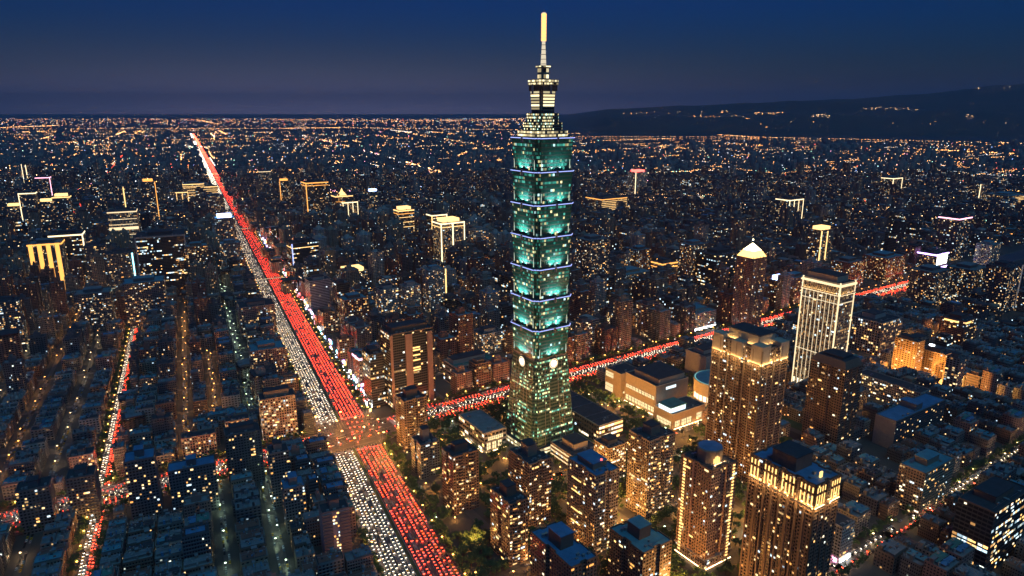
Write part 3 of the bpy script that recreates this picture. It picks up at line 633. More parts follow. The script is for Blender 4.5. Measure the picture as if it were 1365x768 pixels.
# pyramid topped tower
W_, D_, H_ = 38, 38, 140
t = tower('residential_tower', 'tall tower crowned by a glowing golden pyramid roof', 'tower', (446, 1233), W_, D_, H_, R33, 'tower_pinkish', 'wall_pinkish', plan=notched(W_, D_, 1, 1, 2, .2), piers=9, nwin=50, pent=None)
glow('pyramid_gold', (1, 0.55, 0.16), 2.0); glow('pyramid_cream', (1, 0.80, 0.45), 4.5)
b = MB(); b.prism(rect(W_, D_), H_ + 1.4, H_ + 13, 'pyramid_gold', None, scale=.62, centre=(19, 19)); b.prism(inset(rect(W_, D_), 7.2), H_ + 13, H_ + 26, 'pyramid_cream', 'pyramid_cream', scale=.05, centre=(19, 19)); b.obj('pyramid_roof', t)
b = MB()
for i in range(5):
    f = i / 4; x = 0.2 + 37.6 * f; b.prism([(x - .5, -.2), (x + .5, -.2), (x + .5, .3), (x - .5, .3)], H_ + 1, H_ + 4, 'wall_pinkish', 'wall_pinkish')
b.cyl(19, 19, H_ + 25, H_ + 32, .5, 'steel', 6); b.obj('finial', t)
b = MB(); b.cyl(19, 19, H_ + 31, H_ + 33.5, 1.3, 'pyramid_cream', 8); b.obj('finial_lamp', t)
# offices on the right
def office(label, F, w, d, h, wall, wcol, **k): return tower('office_block', label, 'office', F, w, d, h, R33, wall, wcol, **k)
facade('office_grid', (0.45, 0.38, 0.33), p=.12, ww=.66, wh=.62, strength=1.2)
t = office('wide pale office slab with square window grid behind the white outlined tower', (624, 1099), 66, 60, 58, 'office_grid', 'wall_pale', bay=4.5, fh=4.4, nwin=50, pent=(.5, .4, 8), piers=4.5, wsz=(.6, .55))
for p, q in (((0, 0), (66, 0)),): strip_light(t, p, q, 1.5, 'line_white', 'base_light')
facade('office_amber', (0.42, 0.26, 0.13), p=.10, ww=.5, wh=.5, strength=1.4)
t = office('amber floodlit block with a glaring light at its foot', (621, 989), 22, 34, 62, 'office_amber', 'wall_tan', nwin=16, pent=(.6, .6, 5), bay=4)
def flood(x, y, z, e, col=(1, .45, .1), r=1.2):
    b = MB(); b.box(-1.6, 1.6, -1.6, 1.6, 0, .3, 'steel'); b.box(-.3, .3, -.3, .3, .3, z, 'steel'); o = b.obj('floodlight', loc=(x, y, 0)); 
    ld = bpy.data.lights.new('floodlight', 'POINT'); ld.energy = e; ld.color = col; ld.shadow_soft_size = r
    lo = bpy.data.objects.new('bulb', ld); COL.objects.link(lo); lo.location = (0, 0, z + r + .2); lo.parent = o
    return o
tag(flood(606, 985, 9, 300000), 'orange floodlight on a mast at the foot of amber block', 'floodlight')
t = office('amber floodlit block with bright skylight, right of the glaring floodlight', (663, 983), 30, 40, 44, 'office_amber', 'wall_tan', nwin=20, pent=(.5, .5, 5), bay=4)
b = MB(); b.cyl(14, 28, 49.8, 51, 4, 'sign_white', 14); b.obj('skylight', t)
tag(flood(664, 958, 8, 160000), 'orange floodlight on a mast before the skylight block', 'floodlight')
office('small yellow lit roof terrace block behind the amber blocks', (655, 1035), 24, 20, 50, 'office_brown', 'wall_tan', nwin=10, pent=(.8, .8, 4), wmats=['win_cream'])
t = office('red brown block with amber lit top row', (788, 1133), 46, 40, 50, 'tower_reddish', 'wall_reddish', nwin=40, pent=(.5, .5, 6))
window(t, 12, -.5, 46, 0, 20, 3, 'win_gold', 'roof_sign'); window(t, -.5, 22, 46, -pi / 2, 24, 3, 'win_gold', 'roof_sign')
office('narrow grey block with deep window grid beside the skylight block', (645, 924), 20, 18, 60, 'office_grid', 'wall_grey', nwin=12, pent=(.5, .5, 5), bay=4)
office('long low slab of lit flats behind the L-shaped grey flats', (562, 871), 26, 92, 30, 'tower_pale', 'wall_pale', nwin=70, pent=None, wface=(.1, .9))
t = office('L-shaped grey flats with blank pale gable and blue tinted roof', (471, 767), 120, 26, 38, 'apartment_slate', 'wall_grey', nwin=36, pent=(.12, .8, 8), roof='roof_blue')
b = MB(); b.box(-.5, .4, .2, 25.8, 0, 38.5, 'wall_pale'); b.obj('gable', t)
office('tan corner flats with striped balconies above the tree-lined street', (421, 624), 60, 26, 49, 'tower_tan', 'wall_tan', bands=.7, nwin=36, pent=(.4, .5, 7), roof='roof_teal')
office('dark office at right edge with bright square windows in columns', (423, 528), 72, 30, 66, 'office_dark', 'wall_brown', nwin=60, pent=(.5, .6, 6), bay=4.5, fh=4.2, wsz=(.5, .4), wmats=['win_cream', 'win_cool', 'win_gold'], wface=(.9, .1))
t = office('small pale striped corner shop block with bright street front', (303, 549), 20, 20, 37, 'tower_pale', 'wall_pale', bands=.6, nwin=8, pent=None)
for x in (5, 14): window(t, x, -1, .8, 0, 8, 4, 'sign_white', 'shop_front')
window(t, -1, 10, .8, -pi / 2, 18, 4, 'sign_pink', 'shop_front')
# left of the boulevard
def left_tower(label, F, w, d, h, wall, wcol, name='residential_tower', cat='tower', **k): return tower(name, label, cat, F, w, d, h, RA, wall, wcol, **k)
facade('flat_pink', (0.5, 0.36, 0.36), p=.0, ww=.02, wh=.02)
t = left_tower('pink striped flats with dark window column beside the boulevard', (-172, 545), 25, 18, 54, 'flat_pink', 'wall_pinkish', nwin=0, pent=(.35, .5, 9), roof='roof_dark')
b = MB()
for j in range(16):
    for x0, x1 in ((0, 9), (15.5, 25)): b.box(x0, x1, -.9, .0, j * 3.35 + .6, j * 3.35 + 2.6, 'wall_pinkish', True)
b.obj('balcony', t)
face_windows(t, (9.3, 0), (15.2, 0), 0, 3.35, 16, 1.9, 20, .7, .5)
facade('tan_grid', (0.36, 0.26, 0.20), p=.35, ww=.6, wh=.6, strength=.9)
left_tower('tan office with fine lit window grid above the striped traffic of cross road', (-316, 791), 43, 24, 55, 'tan_grid', 'wall_tan', name='office_block', cat='office', bay=3, fh=3.4, nwin=40, pent=(.7, .5, 8))
left_tower('dark blue slab beside the narrow avenue junction with lit stair column', (-386, 612), 27, 24, 68, 'tower_slate', 'wall_slate', bands=.4, nwin=30, pent=(.3, .4, 8), roof='roof_blue')
left_tower('wide dark blue slab behind the green lit lane', (-348, 620), 44, 20, 53, 'tower_slate', 'wall_slate', nwin=40, pent=(.2, .5, 7), roof='roof_blue', balc=0)
left_tower('dark tower with pale window columns standing over the cross road', (-314, 681), 36, 22, 62, 'tower_slate', 'wall_slate', nwin=22, pent=(.7, .5, 6), piers=6)
left_tower('dark ribbed balcony tower left of the narrow avenue bridge', (-447, 612), 25, 22, 49, 'tower_slate', 'wall_slate', bands=.8, nwin=10, pent=(.4, .5, 6))
left_tower('dark tower with few lit windows at the left edge', (-484, 592), 28, 22, 47, 'tower_slate', 'wall_slate', bands=.5, nwin=20, pent=(.3, .5, 6))
left_tower('pale pink gabled flats with dark loggias near the narrow avenue', (-496, 690), 24, 20, 31, 'apartment_pinkish', 'wall_pinkish', nwin=8, pent=(.3, .4, 5))
left_tower('dark slim tower beside the boulevard before the junction', (-252, 640), 20, 20, 62, 'tower_slate', 'wall_grey', bands=.3, nwin=24, pent=(.4, .5, 8))
left_tower('dark stepped tower by the boulevard trees, nearer than the slim tower', (-222, 592), 20, 22, 50, 'tower_grey', 'wall_grey', bands=.3, nwin=20, pent=(.4, .5, 8), roof='roof_blue')
left_tower('tan grid flats in a row along the cross road', (-395, 742), 38, 16, 27, 'tan_grid', 'wall_tan', name='apartment_block', cat='flats', nwin=14, pent=None)
left_tower('second tan grid block in the row along the cross road, taller', (-355, 775), 28, 18, 33, 'tan_grid', 'wall_tan', name='apartment_block', cat='flats', nwin=14, pent=None)

# ---------------------------------------------------------------- landmark towers farther away
def far(label, F, w, d, h, rz, style, wall='tower_slate', wcol='wall_slate', nwin=12, cat='tower', name='city_tower', **k):
    t = tower(name, label, cat, F, w, d, h, rz, wall, wcol, nwin=nwin, pent=k.pop('pent', (.5, .5, 6)), **k)
    def bar(x0, x1, y0, y1, z0, z1, m, n='light_line'):
        b = MB(); b.box(x0, x1, y0, y1, z0, z1, m, True); b.obj(n, t)
    for s_ in style.split():
        kind, _, m = s_.partition(':'); m = m or 'line_gold'
        if kind == 'top': bar(-.8, w + .8, -.8, d + .8, h - 3.5, h - .5, m, 'roof_light')
        elif kind == 'top2': bar(-.6, w + .6, -.6, d + .6, h - 12, h - 10.5, m, 'roof_light')
        elif kind == 'crown': bar(w * .15, w * .85, d * .15, d * .85, h + .2, h + 9, m, 'roof_light')
        elif kind == 'left': bar(-1.2, 1.0, -1.2, 1.0, h * .1, h, m)
        elif kind == 'right': bar(w - 1.0, w + 1.2, -1.2, 1.0, h * .1, h, m)
        elif kind == 'mid': bar(w * .5 - 1.6, w * .5 + 1.6, -.8, .2, h * .1, h * .97, m)
        elif kind == 'cols':
            for i in range(4): bar(w * i / 3 - .9, w * i / 3 + .9, -.9, .5, 2, h, m)
        elif kind == 'stripes':
            for i in range(4): bar(w * (.02 + .26 * i), w * (.02 + .26 * i) + w * .13, -.8, .2, h * .08, h, m)
        elif kind == 'rows':
            for j in range(6): bar(.5, w - .5, -.6, .1, h * (.15 + .13 * j), h * (.15 + .13 * j) + 1.2, m)
        elif kind == 'band': bar(-.5, w + .5, -.7, .2, h * .55, h * .55 + 7, m)
        elif kind == 'base': bar(0, w, -1.2, -.2, 1, 5, m, 'shop_front')
        elif kind == 'screen': bar(w * .1, w * .9, -.8, .0, h * .3, h * .9, m, 'screen')
        elif kind == 'spire':
            b = MB(); b.cyl(w / 2, d / 2, h, h + 12, w * .3, m, 8, w * .12); b.cyl(w / 2, d / 2, h + 12, h + 26, w * .1, m, 8, .3); b.obj('spire', t)
    return t
glow('line_amber', (1, 0.42, 0.09), 1.2); glow('line_cream', (1, 0.78, 0.44), 1.5); glow('line_dim', (0.8, 0.75, 0.8), 0.12)
facade('whiteband', (0.42, 0.38, 0.42), p=.02, ww=1.0, wh=.45, strength=.8)
FAR_SPECS = [('slim dark tower with four broad glowing gold stripes, far left', -1069, 1479, 64, 48, 119, 'L', 'stripes:line_amber top:line_amber', 'slate', 6),
('silvery tower of fine blue lit lines with a bright cream waist band', -1179, 1978, 75, 56, 118, 'L', 'rows:line_white top:line_white band:line_white', 'led', 30),
('broad dark slab with cream lit roof edge and one lit side, behind gold striped tower', -1069, 1552, 67, 50, 126, 'L', 'top:line_cream right:line_cream', 'dark', 14),
('wide dark glass block outlined by a dull pale frame', -815, 1454, 97, 73, 139, 'L', 'frame', 'teal', 30),
('dark tower with cream light line down its near edge, far left', -1645, 2279, 47, 35, 137, 'L', 'left:line_cream top:line_cream', 'slate', 6),
('small tower with pink lit edge, far left', -2102, 3032, 54, 40, 116, 'L', 'top:line_pink right:line_pink', 'slate', 4),
('dark tower with a single amber light band down its face, behind silvery tower', -1424, 2464, 46, 35, 139, 'L', 'mid:line_gold', 'slate', 6),
('low dark block with lit amber roof box, far left edge', -1835, 2464, 48, 36, 66, 'L', 'crown:line_gold', 'slate', 6),
('slender tower with two bright cream lines near the far left edge', -2569, 3620, 35, 27, 129, 'L', 'left:line_cream mid:line_cream', 'slate', 4),
('dark block with flat amber roof light, left of the distant light avenue', -1605, 2308, 44, 33, 103, 'L', 'crown:line_gold', 'slate', 8),
('taller neighbour with long amber roof light by the distant light avenue', -1535, 2279, 50, 38, 124, 'L', 'crown:line_gold top:line_gold', 'slate', 10),
('ornate golden floodlit hall with lit columns, left of the boulevard', -1465, 2936, 67, 50, 62, 'L', 'cols:line_gold top:line_gold base:line_cream', 'tan', 10),
('taller golden floodlit block joined to the ornate columned hall', -1455, 3032, 86, 64, 87, 'L', 'top:line_gold top2:line_gold rows:line_gold', 'tan', 14),
('plain golden lit block between ornate hall and boulevard', -1408, 3134, 57, 43, 65, 'L', 'top:line_gold rows:line_gold', 'tan', 10),
('dark windowless slab standing between golden hall and boulevard', -1099, 2464, 56, 42, 104, 'L', '', 'slate', 2),
('grey banded tower between outlined glass block and gold striped tower', -962, 1505, 42, 32, 109, 'L', '', 'slate', 16),
('blue banded tower with a teal lit strip at its side', -894, 1467, 53, 39, 99, 'L', 'right:sign_cyan', 'slate', 14),
('dark tower with orange lit cap and dotted edge, left of golden hall', -1332, 2464, 45, 33, 155, 'L', 'crown:line_amber right:line_amber', 'slate', 10),
('dark tall block with cluster of amber windows, beside outlined glass block', -726, 1486, 47, 35, 112, 'L', '', 'brown', 40),
('grey tower with blue sign on its roof beside the white traffic lanes', -798, 1817, 51, 38, 124, 'L', 'crown:sign_blue', 'grey', 10),
('grey tower hugging the white traffic lanes before the footbridge', -717, 1647, 47, 35, 88, 'L', '', 'grey', 10),
('broad dark flats full of small lit windows, lower left of outlined block', -732, 1242, 70, 52, 89, 'L', '', 'slate', 40),
('dark flats beside the far left lane with warm lit windows', -885, 1118, 36, 27, 88, 'L', '', 'slate', 40),
('dark broad slab left of the narrow avenue end', -813, 1220, 59, 44, 74, 'L', '', 'slate', 24),
('big pale loggia block on the left kerb of the boulevard', -388, 954, 49, 37, 60, 'L', '', 'pinkish', 10),
('blank sided grey block with lit shops above the boulevard trees', -496, 1190, 62, 47, 58, 'L', '', 'pinkish', 12),
('grey tower with orange glowing crown, right of the boulevard far up', -715, 2383, 78, 59, 161, 'R', 'top:line_amber top2:line_amber left:line_amber', 'brown', 20),
('red and gold tiered tower with a lit spire', -636, 2464, 64, 48, 104, 'R', 'spire:line_gold top:line_gold rows:line_amber', 'reddish', 8),
('cream lit columned tower before the tiered spire tower', -611, 2464, 55, 41, 82, 'R', 'cols:line_cream top:line_cream', 'tan', 8),
('tower with arched golden crown, left of the big gold roofed hotel', -341, 2046, 50, 38, 113, 'R', 'crown:line_gold top:line_gold top2:line_amber rows:line_gold', 'brown', 14),
('slim tower with cream lit edge directly behind the gold roofed hotel', -236, 2000, 49, 37, 106, 'R', 'top:line_cream right:line_cream left:line_gold', 'teal', 10),
('big hotel tower with bright golden roof and golden edges', -181, 1728, 67, 50, 126, 'R', 'crown:line_gold top:line_cream top2:line_gold left:line_cream right:line_cream mid:line_cream base:line_gold', 'led', 50),
('small white lit tower far up right of the boulevard', -1299, 3551, 57, 43, 97, 'R', 'top:line_white', 'grey', 10),
('dark glass office with violet edge light on the boulevard', -545, 1663, 65, 49, 85, 'R', 'left:line_violet top2:line_gold', 'teal', 20),
('white horizontally striped office block on the boulevard', -424, 1384, 47, 35, 59, 'R', '', 'whiteband', 6),
('pinkish brown tower above the bright shop fronts', -306, 1198, 46, 34, 70, 'R', '', 'reddish', 24),
('left one of two tall pale twin residential towers', -244, 1224, 36, 27, 83, 'R', '', 'pale', 44),
('right one of two tall pale twin residential towers', -205, 1261, 34, 26, 79, 'R', '', 'pale', 44),
('tall ribbed tower with one gold lit stair column', -170, 1351, 39, 29, 90, 'R', 'right:line_gold', 'pale', 20),
('dark block with golden lit terrace roof between striped office and twins', -377, 1479, 61, 46, 53, 'R', 'crown:line_gold', 'slate', 12),
('pale low office behind the pale department hall', -52, 1103, 46, 34, 36, 'R', '', 'pale', 24),
('brown office block with violet lit roof beside the boulevard shops', -230, 966, 37, 28, 46, 'R', 'top:line_pink base:sign_pink', 'brown', 30),
('slender orange lit tower far up beside the boulevard', -1025, 3032, 43, 32, 100, 'R', 'crown:line_amber left:line_amber', 'brown', 8),
('tower with small blue roof sign among the far towers', -558, 2680, 37, 27, 95, 'R', 'crown:sign_blue', 'grey', 10),
('grey ribbed tower right of the gold roofed hotel', -102, 1817, 46, 34, 91, 'R', '', 'pale', 16),
('tall flats with warm windows right of the skyscraper', 165, 1442, 61, 46, 134, 'R', '', 'slate', 70),
('red brown slab tower, right of tall flats', 308, 1647, 49, 37, 71, 'R', '', 'reddish', 20),
('white lit blank tower beside the red brown slab', 284, 1647, 13, 10, 65, 'R', '', 'pale', 2),
('long low hall with teal roof and lit lower windows', 261, 1532, 86, 64, 36, 'R', 'base:line_gold', 'tan', 20),
('orange floodlit block between brown slab and dark tower', 359, 1587, 50, 38, 52, 'R', 'top:line_amber top2:line_amber rows:line_amber', 'tan', 20),
('dark ribbed tower left of the green tinted office', 404, 1505, 51, 38, 112, 'R', '', 'pinkish', 24),
('wide dark green tinted office with one bright white row', 447, 1454, 81, 61, 99, 'R', '', 'teal', 46),
('tower of four vertical cream light lines', 977, 2399, 78, 58, 99, 'R', 'cols:line_cream top:line_cream', 'slate', 10),
('tower outlined by a cream gate of light', 1738, 3134, 76, 57, 103, 'R', 'left:line_cream right:line_cream top:line_cream', 'slate', 6),
('dark tower with one cream line down its face, far right', 2071, 3032, 61, 46, 87, 'R', 'left:line_cream', 'slate', 8),
('grey banded tower with curved pink lit roof', 1225, 1855, 72, 54, 118, 'R', 'top:line_pink', 'slate', 24),
('square tower with golden lamps along its roof edge', 835, 1817, 54, 40, 91, 'R', 'crown:line_gold left:line_gold mid:line_gold', 'tan', 16),
('pale tower with red sign glowing on its roof', 583, 3243, 74, 56, 120, 'R', 'crown:sign_red left:line_cream', 'pale', 6),
('low broad hall glowing orange right of the skyscraper', 363, 2760, 136, 102, 55, 'R', 'top:line_amber rows:line_gold base:sign_white', 'tan', 10),
('long low hall glowing yellow at the right edge', 2150, 2936, 140, 105, 46, 'R', 'rows:line_gold base:line_gold', 'tan', 10),
('building with big white and violet screens by the far crossing', 1108, 1745, 64, 48, 41, 'R', 'screen:sign_white top:sign_violet base:sign_violet', 'grey', 6),
('brown tower with blue lit roof beside the pyramid tower', 563, 1395, 33, 25, 57, 'R', 'crown:sign_blue', 'reddish', 16),
('first long reddish block on the far side of the cross road', 597, 1395, 48, 36, 63, 'R', '', 'reddish', 30),
('second long reddish block on the far side of the cross road', 777, 1532, 63, 47, 65, 'R', '', 'reddish', 30),
('third reddish block on the far side, nearest the violet screens', 910, 1617, 83, 63, 57, 'R', '', 'reddish', 30),
('wide dark block with warm windows below the violet screens', 883, 1384, 70, 52, 77, 'R', '', 'slate', 50),
('dark twin block right of the wide dark block', 963, 1384, 73, 55, 82, 'R', '', 'slate', 50),
('dark tower with pale edge at far right below the red sign', 1004, 1341, 58, 43, 98, 'R', 'right:line_dim', 'slate', 40),
('pale cube tower beside the lit crossing at far right', 1249, 1745, 51, 38, 65, 'R', '', 'pale', 10),
('low white lit block on the cross road behind the gold-crowned tower', 347, 1233, 57, 43, 33, 'R', 'base:sign_white', 'pale', 20),
('pinkish flats along the cross road, nearest the skyscraper', 116, 1095, 25, 19, 60, 'R', '', 'pinkish', 24),
('second pinkish flats along the cross road from the skyscraper', 182, 1149, 32, 24, 59, 'R', '', 'pinkish', 24),
('third pinkish flats along the cross road from the skyscraper', 246, 1198, 35, 26, 61, 'R', '', 'pinkish', 24),
]
for lab, fx, fy, w, d, h, zone, sty, wall, n in FAR_SPECS:
    rz = RA if zone == 'L' else R33
    wm = {'led': 'led_office', 'teal': 'office_teal', 'whiteband': 'whiteband', 'dark': 'office_dark'}.get(wall, 'busy_' + wall)
    wc = {'led': 'wall_grey', 'teal': 'wall_dark', 'whiteband': 'wall_pale'}.get(wall, 'wall_' + wall)
    low = h < 28; big = fy > 1800
    t = far(lab, (fx, fy), w, d, h, rz, sty if sty != 'frame' else '', wm, wc, nwin=n, bay=4.5 if big else 3.2, fh=4.2 if big else 3.4,
            cat='hall' if low else 'tower', name='city_hall_block' if low else 'city_tower', plan=notched(w, d, 1, 1, 1.5, .15) if wm.startswith('busy') and w > 20 else None, bands=.4 if wm in ('busy_pale', 'busy_pinkish', 'busy_reddish') and not big else 0, roof=rng.choice(['roof_dark', 'roof_grey', 'roof_teal']))
    if sty == 'frame':
        b = MB(); b.box(-1.2, 1.5, -1, .6, 0, h + 1, 'wall_pale'); b.box(w - 1.5, w + 1.2, -1, .6, 0, h + 1, 'wall_pale'); b.box(1.5, w - 1.5, -1, .6, h - 2, h + 1, 'wall_pale'); b.obj('frame', t)

# ---------------------------------------------------------------- ordinary buildings: prototypes
ORD = ['', 'first', 'second', 'third', 'fourth', 'fifth', 'sixth', 'seventh', 'eighth', 'ninth', 'tenth', 'eleventh', 'twelfth', 'thirteenth', 'fourteenth', 'fifteenth', 'sixteenth', 'seventeenth', 'eighteenth', 'nineteenth']
TENS = ['', '', 'twenty', 'thirty', 'forty', 'fifty', 'sixty', 'seventy', 'eighty', 'ninety']
TENTH = {2: 'twentieth', 3: 'thirtieth', 4: 'fortieth', 5: 'fiftieth', 6: 'sixtieth', 7: 'seventieth', 8: 'eightieth', 9: 'ninetieth'}
CARD = {3: 'three', 4: 'four', 5: 'five', 6: 'six', 7: 'seven', 8: 'eight', 9: 'nine', 10: 'ten', 11: 'eleven', 12: 'twelve', 13: 'thirteen', 14: 'fourteen', 15: 'fifteen', 16: 'sixteen', 17: 'seventeen', 18: 'eighteen', 19: 'nineteen'}
def ordinal(n):
    if n < 20: return ORD[n]
    if n > 99: return 'far'
    return TENTH[n // 10] if n % 10 == 0 else TENS[n // 10] + '-' + ORD[n % 10]
def shed(b, x0, x1, y0, y1, z, m):
    """low pitched metal roof on short walls"""
    hz = 2.3; rz_ = 0.7; ym = (y0 + y1) / 2
    b.box(x0 + .3, x1 - .3, y0 + .3, y1 - .3, z, z + hz, 'wall_grey')
    b.face([(x0, y0, z + hz), (x1, y0, z + hz), (x1, ym, z + hz + rz_), (x0, ym, z + hz + rz_)], m); b.face([(x1, y1, z + hz), (x0, y1, z + hz), (x0, ym, z + hz + rz_), (x1, ym, z + hz + rz_)], m)
    b.face([(x0, y1, z + hz), (x0, y0, z + hz), (x0, ym, z + hz + rz_)], m); b.face([(x1, y0, z + hz), (x1, y1, z + hz), (x1, ym, z + hz + rz_)], m)
def proto_apartment(r, fl):
    w, d = r.choice([18, 22, 26, 30]), r.choice([12, 13.5, 15]); h = fl * 3.25; wk = r.choice(['grey', 'tan', 'grey', 'pinkish', 'slate', 'pale', 'brown', 'slate']); rk = r.choice(['teal', 'grey', 'blue', 'dark', 'green', 'teal', 'grey', 'rusty'])
    P = {}
    b = MB(); b.prism(rect(w, d), 0, h, 'apartment_' + wk, None, bay=3.0, fh=3.25, u0=r.randrange(9000)); P['wall'] = b
    b = MB(); b.face([(x, y, h) for x, y in rect(w, d)], 'roof_' + r.choice(['grey', 'dark', 'grey'])); parapet(b, rect(w, d), h, 'wall_' + wk, .35, 1.0); P['roof'] = b
    b = MB(); n = r.choice([1, 1, 2, 2, 3]); xs = sorted(r.uniform(.05, .95) for _ in range(n - 1)); xs = [.04] + xs + [.96]
    for i in range(n):
        if xs[i + 1] - xs[i] > .16 and (n == 1 or r.random() < .85):
            y0 = r.choice([.5, .5, d * .3]); shed(b, w * xs[i] + .3, w * xs[i + 1] - .5, y0, min(d - .5, y0 + d * r.uniform(.5, .95)), h, 'roof_' + (rk if r.random() < .7 else r.choice(list(ROOFC))))
    if b.f: P['roof_shed'] = b
    b = MB(); x = r.uniform(.2, .7) * w; b.box(x, x + 3.4, d - 4.2, d - .6, h, h + 5.2, 'wall_' + wk); b.box(x - .2, x + 3.6, d - 4.4, d - .4, h + 5.2, h + 5.5, 'roof_grey'); P['stair_head'] = b
    b = MB()
    for i in range(r.choice([1, 2, 2, 3])): b.cyl(w - 2 - i * 2.0, d - 2, h + 1.2, h + 3.1, .85, 'steel', 8); b.box(w - 2.7 - i * 2, w - 1.3 - i * 2, d - 2.7, d - 1.3, h, h + 1.2, 'concrete')
    P['water_tank'] = b
    b = MB()
    for _ in range(r.randint(7, 13)):
        x, y, q, e = r.uniform(1, w - 3), r.uniform(.8, d - 2.5), r.uniform(.7, 2.6), r.uniform(.7, 1.8); b.box(x, x + q, y, y + e, h + (3.0 if r.random() < .3 else 0), h + r.uniform(3.3, 4.2) if False else h + 3.0 + r.uniform(.3, 1.2), r.choice(['concrete', 'steel', 'roof_rusty', 'wall_pale', 'roof_blue', 'roof_dark']))
    b.box(.6, w - .6, d * .5, d * .5 + .18, h + 3.0, h + 3.2, 'steel'); b.box(w * .5, w * .5 + .18, .6, d - .6, h + .1, h + 3.15, 'steel')
    P['roof_clutter'] = b
    b = MB()
    for j in range(1, fl): b.box(.5, w - .5, -.75, 0, j * 3.25 - .15, j * 3.25 + .75, 'wall_' + wk, True)
    P['balcony_band'] = b
    return dict(parts=P, w=w, d=d, h=h, look=f"{wk} {CARD.get(fl, 'many')}-storey flats, {rk} roof", kind='apartment_block', cat='flats')
def proto_tower(r, fl):
    w, d = r.choice([22, 26, 30]), r.choice([18, 22]); h = fl * 3.3; wk = r.choice(['brown', 'tan', 'pinkish', 'grey', 'reddish', 'slate', 'slate', 'pale']); rk = r.choice(['dark', 'grey', 'teal', 'blue'])
    pl = notched(w, d, r.choice([1, 2]), 1, 1.8, .14); P = {}
    b = MB(); b.prism(pl, 0, h, 'tower_' + wk, None, bay=3.0, fh=3.3, u0=r.randrange(9000)); P['wall'] = b
    b = MB(); b.face([(x, y, h) for x, y in pl], 'roof_' + rk); parapet(b, pl, h, 'wall_' + wk, .4, 1.3); P['roof'] = b
    b = MB(); b.box(w * .3, w * .68, d * .35, d * .8, h, h + 6.5, 'wall_' + wk); b.box(w * .36, w * .55, d * .4, d * .7, h + 6.5, h + 10, 'wall_' + wk); P['penthouse'] = b
    b = MB(); po = inset(pl, -.45)
    for j in range(1, fl): b.prism(po, j * 3.3 - .2, j * 3.3 + .15, 'wall_' + wk, 'wall_' + wk, True)
    P['floor_band'] = b
    b = MB()
    for x in (w * .12, w * .4, w * .6, w * .88): b.box(x - .6, x + .6, -.7, .2, 0, h + 1.4, 'wall_' + wk)
    P['pilaster'] = b
    return dict(parts=P, w=w, d=d, h=h, look=f"{wk} {'tall' if fl > 18 else 'mid-height'} tower, {rk} roof", kind='apartment_tower', cat='tower')
def proto_office(r, fl):
    w, d = r.choice([28, 34, 40]), r.choice([20, 26]); h = fl * 3.8; mk, wk = r.choice([('office_dark', 'dark'), ('office_teal', 'dark'), ('office_pale', 'pale'), ('office_brown', 'brown'), ('office_brown', 'tan')]); rk = r.choice(['dark', 'grey', 'teal', 'green']); P = {}
    b = MB(); b.prism(rect(w, d), 0, h, mk, None, bay=3.2, fh=3.8, u0=r.randrange(9000)); P['wall'] = b
    b = MB(); b.face([(x, y, h) for x, y in rect(w, d)], 'roof_' + rk); parapet(b, rect(w, d), h, 'wall_' + wk, .5, 1.4); P['roof'] = b
    b = MB(); b.box(w * .2, w * .75, d * .35, d * .85, h, h + 5, 'wall_' + wk); P['penthouse'] = b
    b = MB()
    for i in range(6): x = w * (.1 + .13 * i); b.box(x, x + 2.4, d * .08, d * .08 + 2, h, h + 1.8, 'concrete')
    P['cooling_unit'] = b
    b = MB(); n = max(3, round(w / 6.4))
    for i in range(n + 1): x = w * i / n; b.box(x - .3, x + .3, -.6, 0, 0, h + 1.0, 'wall_' + wk)
    P['fin'] = b
    return dict(parts=P, w=w, d=d, h=h, look=f"{wk if mk != 'office_teal' else 'teal glass'} office, {rk} roof", kind='office_building', cat='office')
pr_ = random.Random(11)
APT = [proto_apartment(pr_, f) for f in (4, 4, 5, 5, 5, 5, 6, 6, 6, 4, 5, 7, 5, 6, 4, 5, 7, 8, 5, 6)]
MID = [proto_apartment(pr_, f) for f in (8, 9, 10, 11, 12, 9)] + [proto_tower(pr_, f) for f in (10, 12, 13)]
TOW = [proto_tower(pr_, f) for f in (14, 16, 18, 20, 22, 24, 15, 17, 26)]
OFF = [proto_office(pr_, f) for f in (6, 8, 9, 11, 13, 16, 7)]

